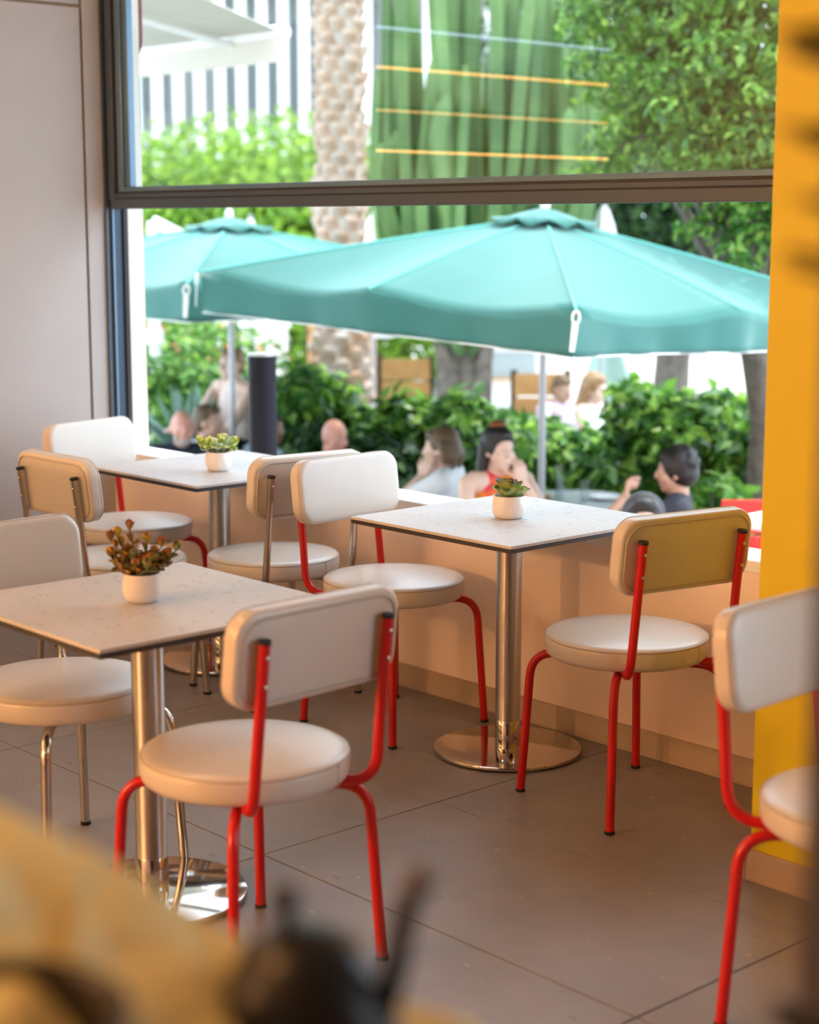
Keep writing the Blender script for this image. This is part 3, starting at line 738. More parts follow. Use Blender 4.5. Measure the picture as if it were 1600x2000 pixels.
hedge(1400, 1640, 720, 12.0, 'hedge shrub partly hidden by the yellow pillar', 4600, 7)
hedge(1350, 1530, 905, 11.0, 'low bright leafed shrub below the tall hedge by the pillar', 900, 8, LM['tree'], .16)
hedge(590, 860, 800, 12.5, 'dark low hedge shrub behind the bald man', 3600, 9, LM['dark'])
hedge(280, 420, 640, 15.0, 'flowering shrub behind the man in navy', 3000, 10, LM['tree'], .10)
# orange blossoms shrub far left
c = gnd(345, 700, 16.0)
shrub('flowering_shrub', c, [(0,0,1.25,.75,.75,.6),(.4,.4,1.1,.6,.6,.5),(-.4,-.4,1.0,.6,.6,.55)], 2600, .12, LM['tree'], 'orange flowering shrub under the smaller umbrella', 'shrub', None, 5, .5, (160,.12))
c = gnd(482, 700, 15.0)
shrub('leafy_shrub', c, [(0,0,.85,.45,.45,.5),(.25,.25,.7,.4,.4,.45)], 1300, .12, LM['hedge'], 'small dark shrub left of the black column', 'shrub')
# lime trees in front of the fin facade
for k, (px, py, D, rx_, rz_, lab) in enumerate(((330,400,27,2.0,1.3,'lime green tree at the foot of the white building, far left'),
        (470,372,28,2.0,1.35,'lime green tree at the foot of the white building, left of the palm'),
        (590,390,26,1.7,1.4,'lime green tree just left of the palm trunk'),
        (790,430,27,1.9,1.3,'lime green tree just right of the palm trunk'))):
    c = gnd(px, py, D); H = zat(px, py, D)
    shrub('garden_tree', c, [(0,0,H-.1,rx_,rx_,rz_),(.8,.9,H-.5,rx_*.7,rx_*.7,rz_*.8),(-.8,-.9,H-.4,rx_*.7,rx_*.7,rz_*.8),(0,0,H*.4,rx_,rx_,H*.4)], 5200, .22, LM['lime'], lab, 'tree', 'lime green trees by the white building', 5)
# big leafy tree at the right
def leaf_tree(name, foot, blobs, n, size, m, label, trunk_r, asp=.55):
    t = empty(name, foot, 0, label, 'tree')
    P, nn = cloud(blobs, n, .45); f = link('foliage', leaves_mesh('foliage', P, nn, size, m, asp, .6), t); f['kind'] = 'stuff'
    top = Vector((np.mean([b[0] for b in blobs]), np.mean([b[1] for b in blobs]), np.mean([b[2] for b in blobs])))
    MB().tube([(0,0,0),(.05,.03,1.2),(top.x*.3,top.y*.3,top.z*.6),tuple(top)], [trunk_r,trunk_r*.85,trunk_r*.7,trunk_r*.3], 12).build('trunk', M['bark'], t)
    for b in blobs[::10]:
        MB().tube([(top.x*.3,top.y*.3,top.z*.55), tuple((Vector(b[:3])+top*.5)/1.5), b[:3]], [trunk_r*.4,trunk_r*.25,.012], 7).build('branch', M['bark'], t)
    return t
f0 = gnd(1480, 900, 11.6); bl = []
for (px, py, D, r) in ((1360,20,11.2,.75),(1470,90,11.0,.65),(1260,90,11.8,.55),(1330,160,11.3,.55),(1430,220,11.0,.55),(1250,230,11.9,.5),(1520,260,10.8,.55),(1340,290,11.4,.45),(1190,300,12.2,.35),(1450,340,11.0,.45),(1500,20,11.0,.8),(1290,-60,11.5,.8),(1420,420,11.2,.30),(1500,470,11.0,.32),(1620,150,11,.9),(1600,400,11,.6),(1450,-150,11.2,1.0)):
    p = at(px, py, D)-f0; bl.append((p.x, p.y, p.z, r*.62, r*.62, r*.55))
    for q_ in range(9):
        d_ = Vector((random.gauss(0,1),random.gauss(0,1),random.gauss(0,1))).normalized()*r*random.uniform(.7,1.05); rr2 = r*random.uniform(.18,.34)
        bl.append((p.x+d_.x, p.y+d_.y, p.z+d_.z*.85, rr2, rr2, rr2*.7))
leaf_tree('leafy_tree', f0, bl, 22000, .085, LM['tree'], 'big small leaved tree filling the upper right of the window', .13)
f0 = gnd(1300, 900, 19); bl = []
for (px, py, D, r) in ((1250,330,19,1.2),(1390,380,19,1.2),(1160,420,19.5,1.0),(1330,470,19,.8),(1480,430,18.5,1.1),(1230,200,20,1.5),(1420,550,18,.6)):
    p = at(px, py, D)-f0; bl.append((p.x, p.y, p.z, r, r, r*.8))
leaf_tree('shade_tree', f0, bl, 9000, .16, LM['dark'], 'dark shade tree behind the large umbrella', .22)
f0 = gnd(960, 900, 26); bl = []
for (px, py, D, r) in ((770,430,26,1.0),(900,420,26,1.2),(1040,400,26,1.4),(980,300,27,1.3),(1110,250,27,1.6),(1060,120,28,1.2),(1150,20,27,1.6)):
    p = at(px, py, D)-f0; bl.append((p.x, p.y, p.z, r, r, r*.8))
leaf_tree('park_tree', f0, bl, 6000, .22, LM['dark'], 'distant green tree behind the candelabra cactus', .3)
# candelabra cactus
f0 = gnd(905, 900, 17.0)
cac = empty('candelabra_cactus', f0, 0, 'tall candelabra cactus with many upright green arms', 'cactus')
rr_ = Vector((.671,.741,0)); dd_ = Vector((-.731,.662,0))
for k in range(3):
    p = rr_*(.14*(k-1))
    MB().tube([p+Vector((0,0,0)), p+Vector((.0,.02,1.2)), p*2.2+Vector((0,0,2.3))], [.13,.12,.10], 18, ribs=5, ramp=.12).build('trunk', M['bark'], cac)
rc = random.Random(3)
for k in range(54):
    pxt = 735+ (k*7.1*17 % 430) ; lat = (pxt-905)/FPX*17.0
    dep = rc.uniform(-.8,.9); zb = rc.uniform(1.5,2.6)+abs(lat)*.35; ztop = rc.uniform(3.1,5.4)
    p0 = rr_*(lat*.25)+dd_*(dep*.25)+Vector((0,0,zb-.35)); p1 = rr_*(lat*.8)+dd_*dep*.8+Vector((0,0,zb)); 
    p2 = rr_*lat+dd_*dep+Vector((0,0,zb+.45)); p3 = rr_*(lat+rc.uniform(-.08,.08))+dd_*dep+Vector((0,0,(zb+ztop)/2+.2)); p4 = p3+rr_*rc.uniform(-.1,.1)+Vector((0,0,max(.3,ztop-p3.z)))
    P5 = [p0,p1,p2,p3,p4]; pts = []
    for i in range(4):
        for s in range(4): pts.append(P5[i].lerp(P5[i+1], s/4))
    pts.append(p4)
    for _ in range(2): pts = [pts[0]]+[(pts[i-1]+pts[i]*2+pts[i+1])/4 for i in range(1,len(pts)-1)]+[pts[-1]]
    w = rc.uniform(.050,.075); rad = [w*(.7+.3*min(1,i/5)) for i in range(len(pts)-1)]+[w*.35]
    MB().tube(pts, rad, 20, ribs=4, ramp=.22).build('arm', M['cactus'], cac)
# palm trunk with cut leaf bases
f0 = gnd(668, 900, 15.6)
pal = empty('palm_tree', f0, 0, 'thick palm trunk studded with cut leaf bases', 'palm')
MB().tube([(0,0,0),(0,0,1.5),(0.01,0,3.2),(0.02,0,6.4)], [.22,.175,.155,.15], 24).build('trunk', M['palm'], pal)
wb = MB().add([(0,-.055,-.075),(0,.055,-.075),(0,.075,.05),(0,-.075,.05),(.075,-.038,.05),(.075,.038,.05),(.062,.030,.082),(.062,-.030,.082),(0,0,-.12)],
   [(3,2,6,7),(4,5,2,3)[::-1] if False else (0,1,5,4),(4,5,6,7),(1,2,6,5),(0,4,7,3),(8,1,0)]).mesh('leaf_base', M['palmbase'], smooth=False)
stuffmb = MB(); view = math.atan2(-f0.y, -f0.x); cnt = 0
for i in range(46):
    z = .6+i*.112
    rad = .205-.017*z if z < 3 else .150
    for j in range(7):
        a = view + 2*math.pi*(j+.5*(i % 2))/7 + random.uniform(-.08,.08)
        dd = (a-view+math.pi) % (2*math.pi)-math.pi
        sc = random.uniform(1.2,1.55)
        if abs(dd) < 1.75 and cnt < 295 and 1.5 < z < 4.9:
            o = link('leaf_base', wb, pal, (rad*math.cos(a), rad*math.sin(a), z)); o.rotation_euler = (random.uniform(-.2,.2), random.uniform(-.15,.2), a); o.scale = (sc*.62, sc*1.1, sc*.95); cnt += 1
        else:
            Mx = Matrix.Translation((rad*math.cos(a), rad*math.sin(a), z)) @ Matrix.Rotation(a,4,'Z') @ Matrix.Scale(sc,4)
            stuffmb.add([Mx @ v.co for v in wb.vertices], [tuple(p.vertices) for p in wb.polygons])
tag(stuffmb.build('leaf_bases', M['palmbase'], pal, smooth=False), kind='stuff')

# ---- white building with vertical fins
b0 = gnd(480, 437, 38.0); bang = math.atan2(.741, .671)+R(6)
bd = empty('office_building', b0, bang, 'white office building with tall vertical fins behind the trees', 'building')
MB().box((-9, .9, 0), (7, 1.6, 12)).build('wall', M['bwall'], bd)
finm = MB().box((-.10,-.30,0),(.10,.45,12)).mesh('fin', M['bldg'], smooth=False)
for k in range(34): link('fin', finm, bd, (-8.6+k*.45, 0, 1.2))
for z in (1.2, 4.2, 7.4): MB().box((-9,.35,z),(7,.9,z+.35)).build('floor_slab', M['bldg'], bd)
wm = MB().box((0,0,0),(.82,.05,1.9)).mesh('window', M['bglass'], smooth=False)
for z in (1.9, 5.0, 8.1):
    for k in range(15):
        if (k*5+int(z)) % 4 != 0: link('window', wm, bd, (-8.5+k*1.0, .86, z))
# ---- other things of the square
def closed_parasol(px, ytop, ybot, D, m, label, w=.16):
    p = at(px, ytop, D); b = at(px, ybot, D); H = p.z-TZ
    o = empty('closed_parasol', (p.x, p.y, TZ), 0, label, 'parasol', 'closed parasols on the square')
    z0 = b.z-TZ
    mb = MB(); n = 24
    for t, r in ((0,w*1.0),(.25,w*1.05),(.55,w*.75),(.85,w*.42),(.97,w*.2),(1,.02)):
        for j in range(n):
            a = 2*math.pi*j/n; rr = r*(1+.16*math.cos(6*a)); mb.v.append((rr*math.cos(a), rr*math.sin(a), z0+(H-z0)*t))
    for i in range(5):
        for j in range(n): mb.f.append((i*n+j, i*n+(j+1)%n, (i+1)*n+(j+1)%n, (i+1)*n+j))
    mb.f.append(tuple(range(n))); mb.f.append(tuple(5*n+j for j in range(n)))
    mb.build('folded_canvas', m, o); MB().tube([(0,0,0),(0,0,H+.03)], .025, 10).build('pole', M['grey'], o); MB().box((-.25,-.25,0),(.25,.25,.06)).build('base', M['grey'], o)
palegreen = mat('pale green canvas', (.42,.60,.52), .85); greyw = mat('grey white canvas', (.62,.64,.62), .85)
closed_parasol(728, 422, 660, 19, M['white'], 'closed white parasol right of the palm trunk', .24)
closed_parasol(1180, 402, 640, 17, greyw, 'closed grey white parasol behind the large umbrella top', .22)
closed_parasol(490, 425, 640, 19, M['white'], 'closed white parasol behind the smaller umbrella top', .15)
closed_parasol(1188, 640, 800, 19.5, palegreen, 'closed pale green parasol behind the hedge', .26)
# white post with slanted arm
wp = at(298, 432, 15.0)
o = empty('cantilever_post', (wp.x, wp.y, TZ), 0, 'white post with a slanting arm at the left edge of the opening', 'post')
MB().tube([(0,0,0),(0,0,wp.z-TZ)], .048, 14).build('post', M['white'], o)
e = at(420, 492, 15.0)-Vector((wp.x,wp.y,TZ)); MB().bar((0,0,wp.z-TZ), e, .09, .09).build('arm', M['white'], o)
MB().tube([(0,0,zat(298,660,15.0)-.06),(0,0,zat(298,660,15.0)+.06)], .075, 14).build('collar', M['white'], o)
MB().box((-.3,-.3,0),(.3,.3,.08)).build('base', M['white'], o)
# low background: kiosk, timber screens, pale wall
def slab(name, px0, px1, y0, y1, D, m, label, cat, th=.5, extra=None):
    p = at((px0+px1)/2, y0, D); q = at((px0+px1)/2, y1, D); W = (px1-px0)/FPX*D
    o = empty(name, (p.x, p.y, TZ), math.atan2(.741,.671), label, cat)
    return o, W, p.z-TZ, max(0, q.z-TZ)
o, W, zt, zb = slab('kiosk', 900, 1110, 660, 760, 24, M['white'], 'white kiosk behind the umbrella pole', 'kiosk')
bevel(MB().box((-W/2,0,0),(W/2,1.4,zt-.1)).build('body', M['white'], o), .03); bevel(MB().box((-W/2-.1,-.25,zt-.1),(W/2+.1,1.5,zt)).build('roof', M['white'], o), .02)
MB().box((-W*.35,-.02,zt*.45),(W*.2,.0,zt*.8)).build('hatch', M['bglass'], o); MB().box((-W*.4,-.2,zt*.42),(W*.25,0.0,zt*.45)).build('shelf', M['woodor'], o)
for (a, b, y0, D, lab) in ((600,735,612,22,'orange brown timber screen behind the palm trunk'), (1005,1110,728,16.5,'low orange brown timber screen by the umbrella pole'), (745,840,700,18,'small orange brown timber screen above the hedge')):
    o, W, zt, zb = slab('timber_screen', a, b, y0, y0+100, D, M['woodor'], lab, 'screen')
    n = max(3, int(zt/.22))
    pmsh = MB().box((-W/2,0,0),(W/2,.03,zt/n-.02)).mesh('plank', M['woodor'], smooth=False)
    for k in range(n): link('plank', pmsh, o, (0,0,.01+k*zt/n))
    for sx in (-1,1): MB().box((sx*W/2-.03,.03,0),(sx*W/2+.03,.09,zt+.02)).build('post', M['wooddk'], o)
o, W, zt, zb = slab('garden_wall', 420, 560, 628, 700, 24, M['cream'], 'pale rendered garden wall beyond the smaller umbrella', 'wall')
MB().box((-W/2,0,0),(W/2,.2,zt-.08)).build('wall_body', M['cream'], o); MB().box((-W/2-.04,-.04,zt-.08),(W/2+.04,.24,zt)).build('coping', M['white'], o)
o, W, zt, zb = slab('shop_front', 1120, 1640, 560, 700, 34, M['cream'], 'cream shop front at the back of the square', 'building')
MB().box((-W/2,0,0),(W/2,1.0,zt+1.2)).build('wall_body', M['cream'], o)
for k in range(5): MB().box((-W/2+.3+k*W/5,-.03,.9),(-W/2+W/5-.3+k*W/5,-.0,zt*.9)).build('window', M['bglass'], o)
# agave
ag = gnd(375, 770, 13.8); o = empty('agave', ag, 0, 'grey green agave with pointed leaves under the smaller umbrella', 'plant')
agm = mat('agave leaf', (.22,.38,.30), .5, vary=.2, vscale=5); am = leaf_mesh(.75, .11, .5, .12, .01, pts=((0,.7),(.2,.95),(.45,1.),(.7,.7),(.9,.28),(1.,.02))).mesh('leaf', agm)
for k in range(26):
    l = link('leaf', am, o, (0,0,.62)); l.rotation_euler = Euler((0,-R(20+62*((k*7)%26)/26),R(137.5*k)),'XYZ'); s = random.uniform(.8,1.1); l.scale = (s,s,s)
MB().lathe([(.0001,0),(.26,0),(.33,.62),(.29,.62),(.27,.56),(.0001,.56)], 28).build('planter', M['grey'], o)

# ================================================================== people
def remesh_blob(name, mb, voxel, m, parent, smooth=3):
    me = mb.mesh(name, None, smooth=False)
    tmp = bpy.data.objects.new(name, me); COL.objects.link(tmp)
    md = tmp.modifiers.new('r', 'REMESH'); md.mode = 'VOXEL'; md.voxel_size = voxel
    ms = tmp.modifiers.new('s', 'SMOOTH'); ms.factor = .5; ms.iterations = smooth
    dg = bpy.context.evaluated_depsgraph_get(); ev = tmp.evaluated_get(dg)
    out = bpy.data.meshes.new_from_object(ev); bpy.data.objects.remove(tmp); bpy.data.meshes.remove(me)
    out.name = name; out.polygons.foreach_set('use_smooth', [True]*len(out.polygons)); out.materials.clear(); out.materials.append(m)
    return link(name, out, parent)
def cap(mb, p0, r0, p1, r1, n=12):
    p0, p1 = Vector(p0), Vector(p1); d = p1-p0; L = d.length; d = d/L if L > 1e-6 else Vector((0,0,1)); pts = []; rad = []
    for i in range(5):
        a = R(-90+90*i/4); pts.append(p0+d*r0*math.sin(a)); rad.append(max(1e-4, r0*math.cos(a)))
    for i in range(5):
        a = R(90*i/4); pts.append(p1+d*r1*math.sin(a)); rad.append(max(1e-4, r1*math.cos(a)))
    # keep points monotone along the axis
    mb.tube(pts, rad, n)
def head_frame(c, yaw, pitch, roll=0.):
    return Matrix.Translation(c) @ Matrix.Rotation(yaw,4,'Z') @ Matrix.Rotation(pitch,4,'Y') @ Matrix.Rotation(roll,4,'X')
eyew = mat('eye white', (.75,.72,.70), .2); eyed = mat('iris', (.04,.025,.02), .2)
def hand(mb, w, tipdir, palm, curl=.7, sgn=1):
    """palm and five fingers from the wrist w towards tipdir; palm = palm normal; sgn: side of the thumb"""
    t = Vector(tipdir).normalized(); nrm = Vector(palm).normalized(); nrm = (nrm-t*nrm.dot(t)).normalized(); sd = t.cross(nrm)*sgn
    w = Vector(w); k = w+t*.085
    for f in (-.03,-.01,.01,.03): cap(mb, w+sd*f*.7, .016, k+sd*f, .0135)
    for f, L in ((-.031,.062),(-.0105,.075),(.0105,.080),(.031,.070)):
        b = k+sd*f; d = t; p = b
        for j, q in enumerate((.45,.32,.23)):
            ang = curl*(.5+.45*j); d = (t*math.cos(ang)+nrm*math.sin(ang)).normalized(); p2 = p+d*L*q; cap(mb, p, .0095-.0007*j, p2, .0088-.0007*j, 8); p = p2
    if curl > 1.2: mb.ell(k+nrm*.026-t*.012, (.034,.034,.034))
    b = w+t*.028+sd*.030; p = b
    for j, q in enumerate((.038,.032,.026)):
        d = (t*(.55+.1*j)+sd*(.75-.3*j)+nrm*(.25+.25*curl)).normalized(); p2 = p+d*q; cap(mb, p, .0125-.001*j, p2, .0115-.001*j, 8); p = p2
def person(name_label, px, ytop, D, face, skin, shirt, hairm, group, arms, lean=0., hyaw=0., hpitch=0., hair='short', beard=None, sleeve=.5, trousers=None, h=1.29, hroll=0., extras=None, build_=1., Dfix=None):
    """seated person; head top meets (px, ytop) at depth D; face: heading in degrees"""
    ca = R(face)
    # seated anatomy, forward +x, left +y
    hipz = .52; torso = .50*build_
    up = Vector((math.sin(lean), 0, math.cos(lean)))
    pel = Vector((0,0,hipz)); ch = pel+up*.30; sh = pel+up*.47; nk = pel+up*.525; hc = nk+Vector((.03+.25*math.sin(lean)*.3,0,.118))
    D = Dfix or (CAM_H-TZ-(hc.z+.118))/-ray(px, ytop).z      # seated on the terrace level
    top = at(px, ytop, D); rootz = top.z-(hc.z+.118)
    F = Matrix.Rotation(ca,4,'Z') @ Vector((hc.x, hc.y, 0))
    pz = rootz
    o = empty('person', (top.x-F.x, top.y-F.y, pz), ca, name_label, 'person', group)
    H = head_frame(hc, hyaw, hpitch, hroll)
    b = MB()
    def E(c, r): b.ell(H @ Vector(c), r, H.to_3x3().to_4x4())
    E((0,0,.012),(.099,.076,.104)); E((.028,0,-.052),(.070,.060,.072)); E((.060,0,-.100),(.030,.030,.020)); E((.075,0,.030),(.022,.055,.016))
    cap(b, H @ Vector((.096,0,.014)), .010, H @ Vector((.113,0,-.026)), .0155, 8); E((.094,0,-.030),(.016,.021,.011)); E((.088,0,-.060),(.014,.027,.0075)); E((.086,0,-.072),(.014,.024,.008))
    for s in (1,-1):
        E((-.004,s*.078,-.012),(.020,.010,.032)); E((.062,s*.045,-.035),(.030,.024,.028))
    cap(b, nk-up*.03, .058, H @ Vector((-.015,0,-.07)), .056)
    b.ell(ch, (.115,.165,.20), Matrix.Rotation(lean,4,'Y')); b.ell(pel+up*.10, (.125,.165,.17)); b.ell(pel, (.14,.18,.13)); cap(b, sh+Vector((0,.14,-.015)), .068, sh+Vector((0,-.14,-.015)), .068)
    cap(b, nk-up*.06+Vector((0,.05,0)), .05, sh+Vector((0,.15,0)), .055); cap(b, nk-up*.06+Vector((0,-.05,0)), .05, sh+Vector((0,-.15,0)), .055)
    c = MB(); c.ell(ch, (.128,.178,.215), Matrix.Rotation(lean,4,'Y')); c.ell(pel+up*.09, (.145,.182,.18)); sw_ = .145 if sleeve > .2 else .075
    cap(c, sh+Vector((0,sw_,-.015)), .080 if sleeve > .2 else .070, sh+Vector((0,-sw_,-.015)), .080 if sleeve > .2 else .070)
    if sleeve > .2: cap(c, nk-up*.075+Vector((0,.035,0)), .055, sh+Vector((0,.15,0)), .066); cap(c, nk-up*.075+Vector((0,-.035,0)), .055, sh+Vector((0,-.15,0)), .066)
    tr_ = MB()
    for i, s in enumerate((1,-1)):
        S = sh+Vector((0,s*.195,-.015)); el, wr, tip, pn, curl = arms[i]; el, wr = Vector(el), Vector(wr)
        cap(b, S, .052, el, .040); cap(b, el, .042, wr, .027); hand(b, wr, tip, pn, curl, s)
        if sleeve > .2:
            e2 = S.lerp(el, min(1, sleeve)); cap(c, S, .074, e2, .064 if sleeve < 1 else .054)
            if sleeve > 1: cap(c, el, .052, el.lerp(wr, sleeve-1), .040)
        K = Vector((.44,s*.12,hipz+.02)); A = Vector((.46,s*.12,.10+(-pz+TZ if False else 0)))
        gz = TZ-pz; A.z = gz+.09
        cap(b, (0.02,s*.09,hipz-.02), .080, K, .058); cap(b, K, .056, A, .036); cap(b, A+Vector((-.03,0,-.04)), .036, A+Vector((.15,0,-.055)), .030)
        cap(tr_, (0.0,s*.09,hipz-.02), .096, K, .070); cap(tr_, K, .068, A+Vector((0,0,.05)), .055)
    body = remesh_blob('body', b, .0085, skin, o)
    remesh_blob('shirt', c, .012, shirt, o); remesh_blob('trousers', tr_, .014, trousers or M['denim'], o)
    for s in (1,-1):
        MB().ell(H @ Vector((.080,s*.031,.004)), (.011,.012,.010)).build('eye', eyew, o); MB().ell(H @ Vector((.0895,s*.031,.004)), (.0035,.0055,.0055), nu=8, nv=6).build('iris', eyed, o)
    hb = MB()
    def HE(c_, r): hb.ell(H @ Vector(c_), r, H.to_3x3().to_4x4())
    if hair in ('short','full','long','bob'):
        g = {'short':.0,'full':.016,'long':.014,'bob':.010}[hair]
        HE((-.022,0,.035),(.096+g,.085+g,.098+g)); HE((-.045,0,-.01),(.072+g,.080+g,.085)); HE((.045,0,.085),(.050,.064,.035+g*.6))
    if hair in ('full',):
        for k in range(26):
            a = random.uniform(0,6.28); e_ = random.uniform(.1,1.45); d = Vector((math.cos(a)*math.cos(e_), math.sin(a)*math.cos(e_), math.sin(e_)))
            if d.x > .62 and d.z < .6: continue
            HE((-.02+d.x*.100, d.y*.088, .035+d.z*.10), (.028,.028,.026))
    if hair in ('long','bob'):
        zl = -.30 if hair == 'long' else -.10
        for k in range(11):
            a = R(95+170*k/10); p0 = H @ Vector((-.02+.085*math.cos(a), .088*math.sin(a), .02)); p1 = H @ Vector((-.035+.085*math.cos(a), .095*math.sin(a), zl*.5)); p2 = H @ Vector((-.03+.075*math.cos(a)+random.uniform(-.01,.01), .10*math.sin(a), zl+random.uniform(-.02,.03)))
            cap(hb, p0, .026, p1, .030); cap(hb, p1, .030, p2, .018)
    if hair == 'crop':
        HE((-.036,0,.0),(.075,.0815,.072))
    if hb.v: remesh_blob('hair', hb, .010, hairm, o, 2)
    if beard:
        bb_ = MB()
        def BE(c_, r): bb_.ell(H @ Vector(c_), r, H.to_3x3().to_4x4())
        BE((.055,0,-.095),(.045,.048,.034)); BE((.088,0,-.048),(.014,.030,.009))
        for s in (1,-1): BE((.040,s*.052,-.065),(.045,.014,.036))
        remesh_blob('beard', bb_, .008, beard, o, 2)
    if extras: extras(o, H)
    return o
M['denim'] = mat('dark trousers', (.03,.035,.06), .9)
sk = [mat('skin tan', (.55,.32,.23), .5), mat('skin fair', (.70,.46,.36), .5), mat('skin ruddy', (.58,.27,.20), .5), mat('skin brown', (.42,.24,.16), .5)]
navy = mat('navy shirt', (.012,.018,.040), .9, vary=.2); lblue = mat('light blue shirt', (.50,.62,.75), .85); olive = mat('dark olive shirt', (.07,.07,.035), .9); wsh = mat('white shirt', (.78,.79,.82), .8)
lilac = mat('lilac shirt', (.55,.42,.48), .85); pinkw = mat('pale pink top', (.80,.66,.58), .85); dgrey = mat('charcoal shirt', (.035,.035,.05), .9)
bright = mat('red patterned top', (.80,.30,.02), .8, col2=(.75,.02,.05), vscale=11)
hdark = mat('black brown hair', (.014,.010,.009), .5); hbrown = mat('brown hair', (.12,.07,.035), .5); hlight = mat('light brown hair', (.30,.16,.07), .5); hgrey = mat('grey beard', (.35,.31,.29), .8)
down = lambda s: ((.12,s*.27,.76), (.34,s*.16,.78), (1,-s*.3,0), (0,0,-1), .5)          # forearm on the table
chin = lambda s: ((.27,s*.20,.74), (.17,s*.07,.99), (-.15,-s*.1,1), (-1,0,.1), 1.1)      # hand at the chin
lap = lambda s: ((.02,s*.27,.76), (.25,s*.14,.62), (1,-s*.4,-.2), (0,0,-1), .5)
G = 'people sitting on the terrace'
toC = lambda px: math.degrees(math.atan2(-at(px,900,10).y, -at(px,900,10).x))   # heading that looks back at the window
person('bald bearded man in a navy shirt at the left of the opening', 355, 801, 11.3, toC(355)+8, sk[2], navy, hdark, G, (chin(1)[:0] or ((.20,.24,.76),(.24,-.02,.80),(.2,-1,.1),(-1,0,0),.8), down(-1)), hair='none', beard=hgrey, sleeve=1.6)
person('person in navy half hidden by the window reveal', 262, 806, 11.6, toC(280)-60, sk[0], navy, hdark, G, (down(1), lap(-1)), hair='short', sleeve=.9, Dfix=12.9)
person('person in a light blue shirt half hidden by the black column', 527, 808, 11.2, toC(520)+120, sk[3], lblue, hdark, G, (lap(1), lap(-1)), lean=.12, hair='short', sleeve=.9, Dfix=12.7)
person('bald man in a dark olive shirt before the hedge', 652, 818, 11.6, toC(652)+38, sk[2], olive, hdark, G, (lap(1), down(-1)), hpitch=.18, hair='none', sleeve=1.5, Dfix=11.8)
person('woman in a white shirt resting her face on her hand', 862, 838, 10.6, toC(862)-102, sk[1], wsh, hbrown, G, (((.36,.20,.80),(.19,.10,.99),(-.35,-.1,1),(-.4,-.8,0),.4), ((.32,-.20,.78),(.18,-.08,.98),(-.25,.15,1),(-.3,.9,0),.5)), lean=.10, hpitch=.10, hair='bob', sleeve=.62, Dfix=10.9)
def band(o, H):
    MB().ell(H @ Vector((-.02,0,.142)), (.045,.05,.026)).build('hair_bun', mat('rust hair bun', (.22,.06,.02), .7), o)
person('dark haired woman in a red patterned top with a hand at her chin', 975, 838, 9.9, toC(975)+32, sk[1], bright, hdark, G, (chin(1), down(-1)), hair='long', sleeve=.12, extras=band, Dfix=10.0)
person('dark haired man in a charcoal shirt with his fist raised', 1322, 880, 10.6, toC(1322)-92, sk[0], dgrey, hdark, G, (((.37,.20,.85),(.23,.13,1.03),(-.15,-.15,1),(-1,0,0),1.45), lap(-1)), lean=-.12, hpitch=.05, hair='full', sleeve=.55)
def band2(o, H):
    mb = MB(); pts = [H @ Vector((-.005, .096*math.cos(a), .040+.100*math.sin(a))) for a in [R(180*i/16) for i in range(17)]]
    mb.tube(pts, .006, 8).build('hair_band', mat('grey hair band', (.10,.11,.13), .6), o)
person('dark haired head just above the sill behind the middle table', 1258, 972, 7.9, toC(1258)+4, sk[1], navy, hdark, G, (down(1), down(-1)), hpitch=-.05, hair='long', sleeve=.5, extras=band2)
G2 = 'people beyond the hedge'
person('brown haired person in lilac left of the umbrella pole beyond the hedge', 1098, 735, 14.6, toC(1098)+40, sk[3], lilac, hbrown, G2, (down(1), down(-1)), hpitch=.25, hair='short', sleeve=.6, Dfix=16.2)
person('woman with long light brown hair beyond the hedge', 1162, 732, 14.6, toC(1162)+60, sk[1], wsh, hlight, G2, (down(1), down(-1)), hpitch=.15, hair='long', sleeve=.1)
person('woman in a pale top under the smaller umbrella', 452, 682, 14.4, toC(452)-45, sk[1], pinkw, hlight, G2, (((.34,.20,.66),(.52,.12,.70),(1,0,0),(0,0,-1),.4), ((.34,-.20,.66),(.52,-.12,.70),(1,0,0),(0,0,-1),.4)), lean=.08, hair='short', sleeve=.0, Dfix=13.5)
person('brown haired person low behind the man in navy', 406, 792, 13.0, toC(406)+70, sk[0], wsh, hbrown, G2, (down(1), lap(-1)), hair='short', sleeve=.6, Dfix=12.6)

# ---- terrace chairs and tables under the people
def terrace_chair(loc, rz, m, label, hs=.40, group='metal chairs on the terrace'):
    o = empty('terrace_chair', loc, rz, label, 'chair', group)
    for k in range(5): MB().box((-.20+.084*k,-.20,hs-.015),(-.20+.084*k+.07,.20,hs)).build('seat_slat', m, o)
    for sx in (1,-1):
        for sy in (1,-1):
            MB().tube([(sx*.19,sy*.19,hs-.01),(sx*.21,sy*.21,0)], .011, 8).build('leg', m, o)
    for sy in (1,-1): MB().tube([(-.19,sy*.19,hs-.01),(-.27,sy*.19,hs+.42)], .011, 8).build('back_post', m, o)
    for k in range(3): MB().bar((-.225-.0155*k,-.2,hs+.18+.085*k),(-.225-.0155*k,.2,hs+.18+.085*k), .014, .06).build('back_slat', m, o)
    return o
k = 0
for p in [o for o in bpy.data.objects if o.name.startswith('person') and o.parent is None]:
    lab = p['label']
    terrace_chair((p.location.x, p.location.y, TZ), p.rotation_euler.z, M['tealmetal'], 'dark teal metal chair under the '+' '.join(lab.split()[:9]), p.location.z-TZ+.40)
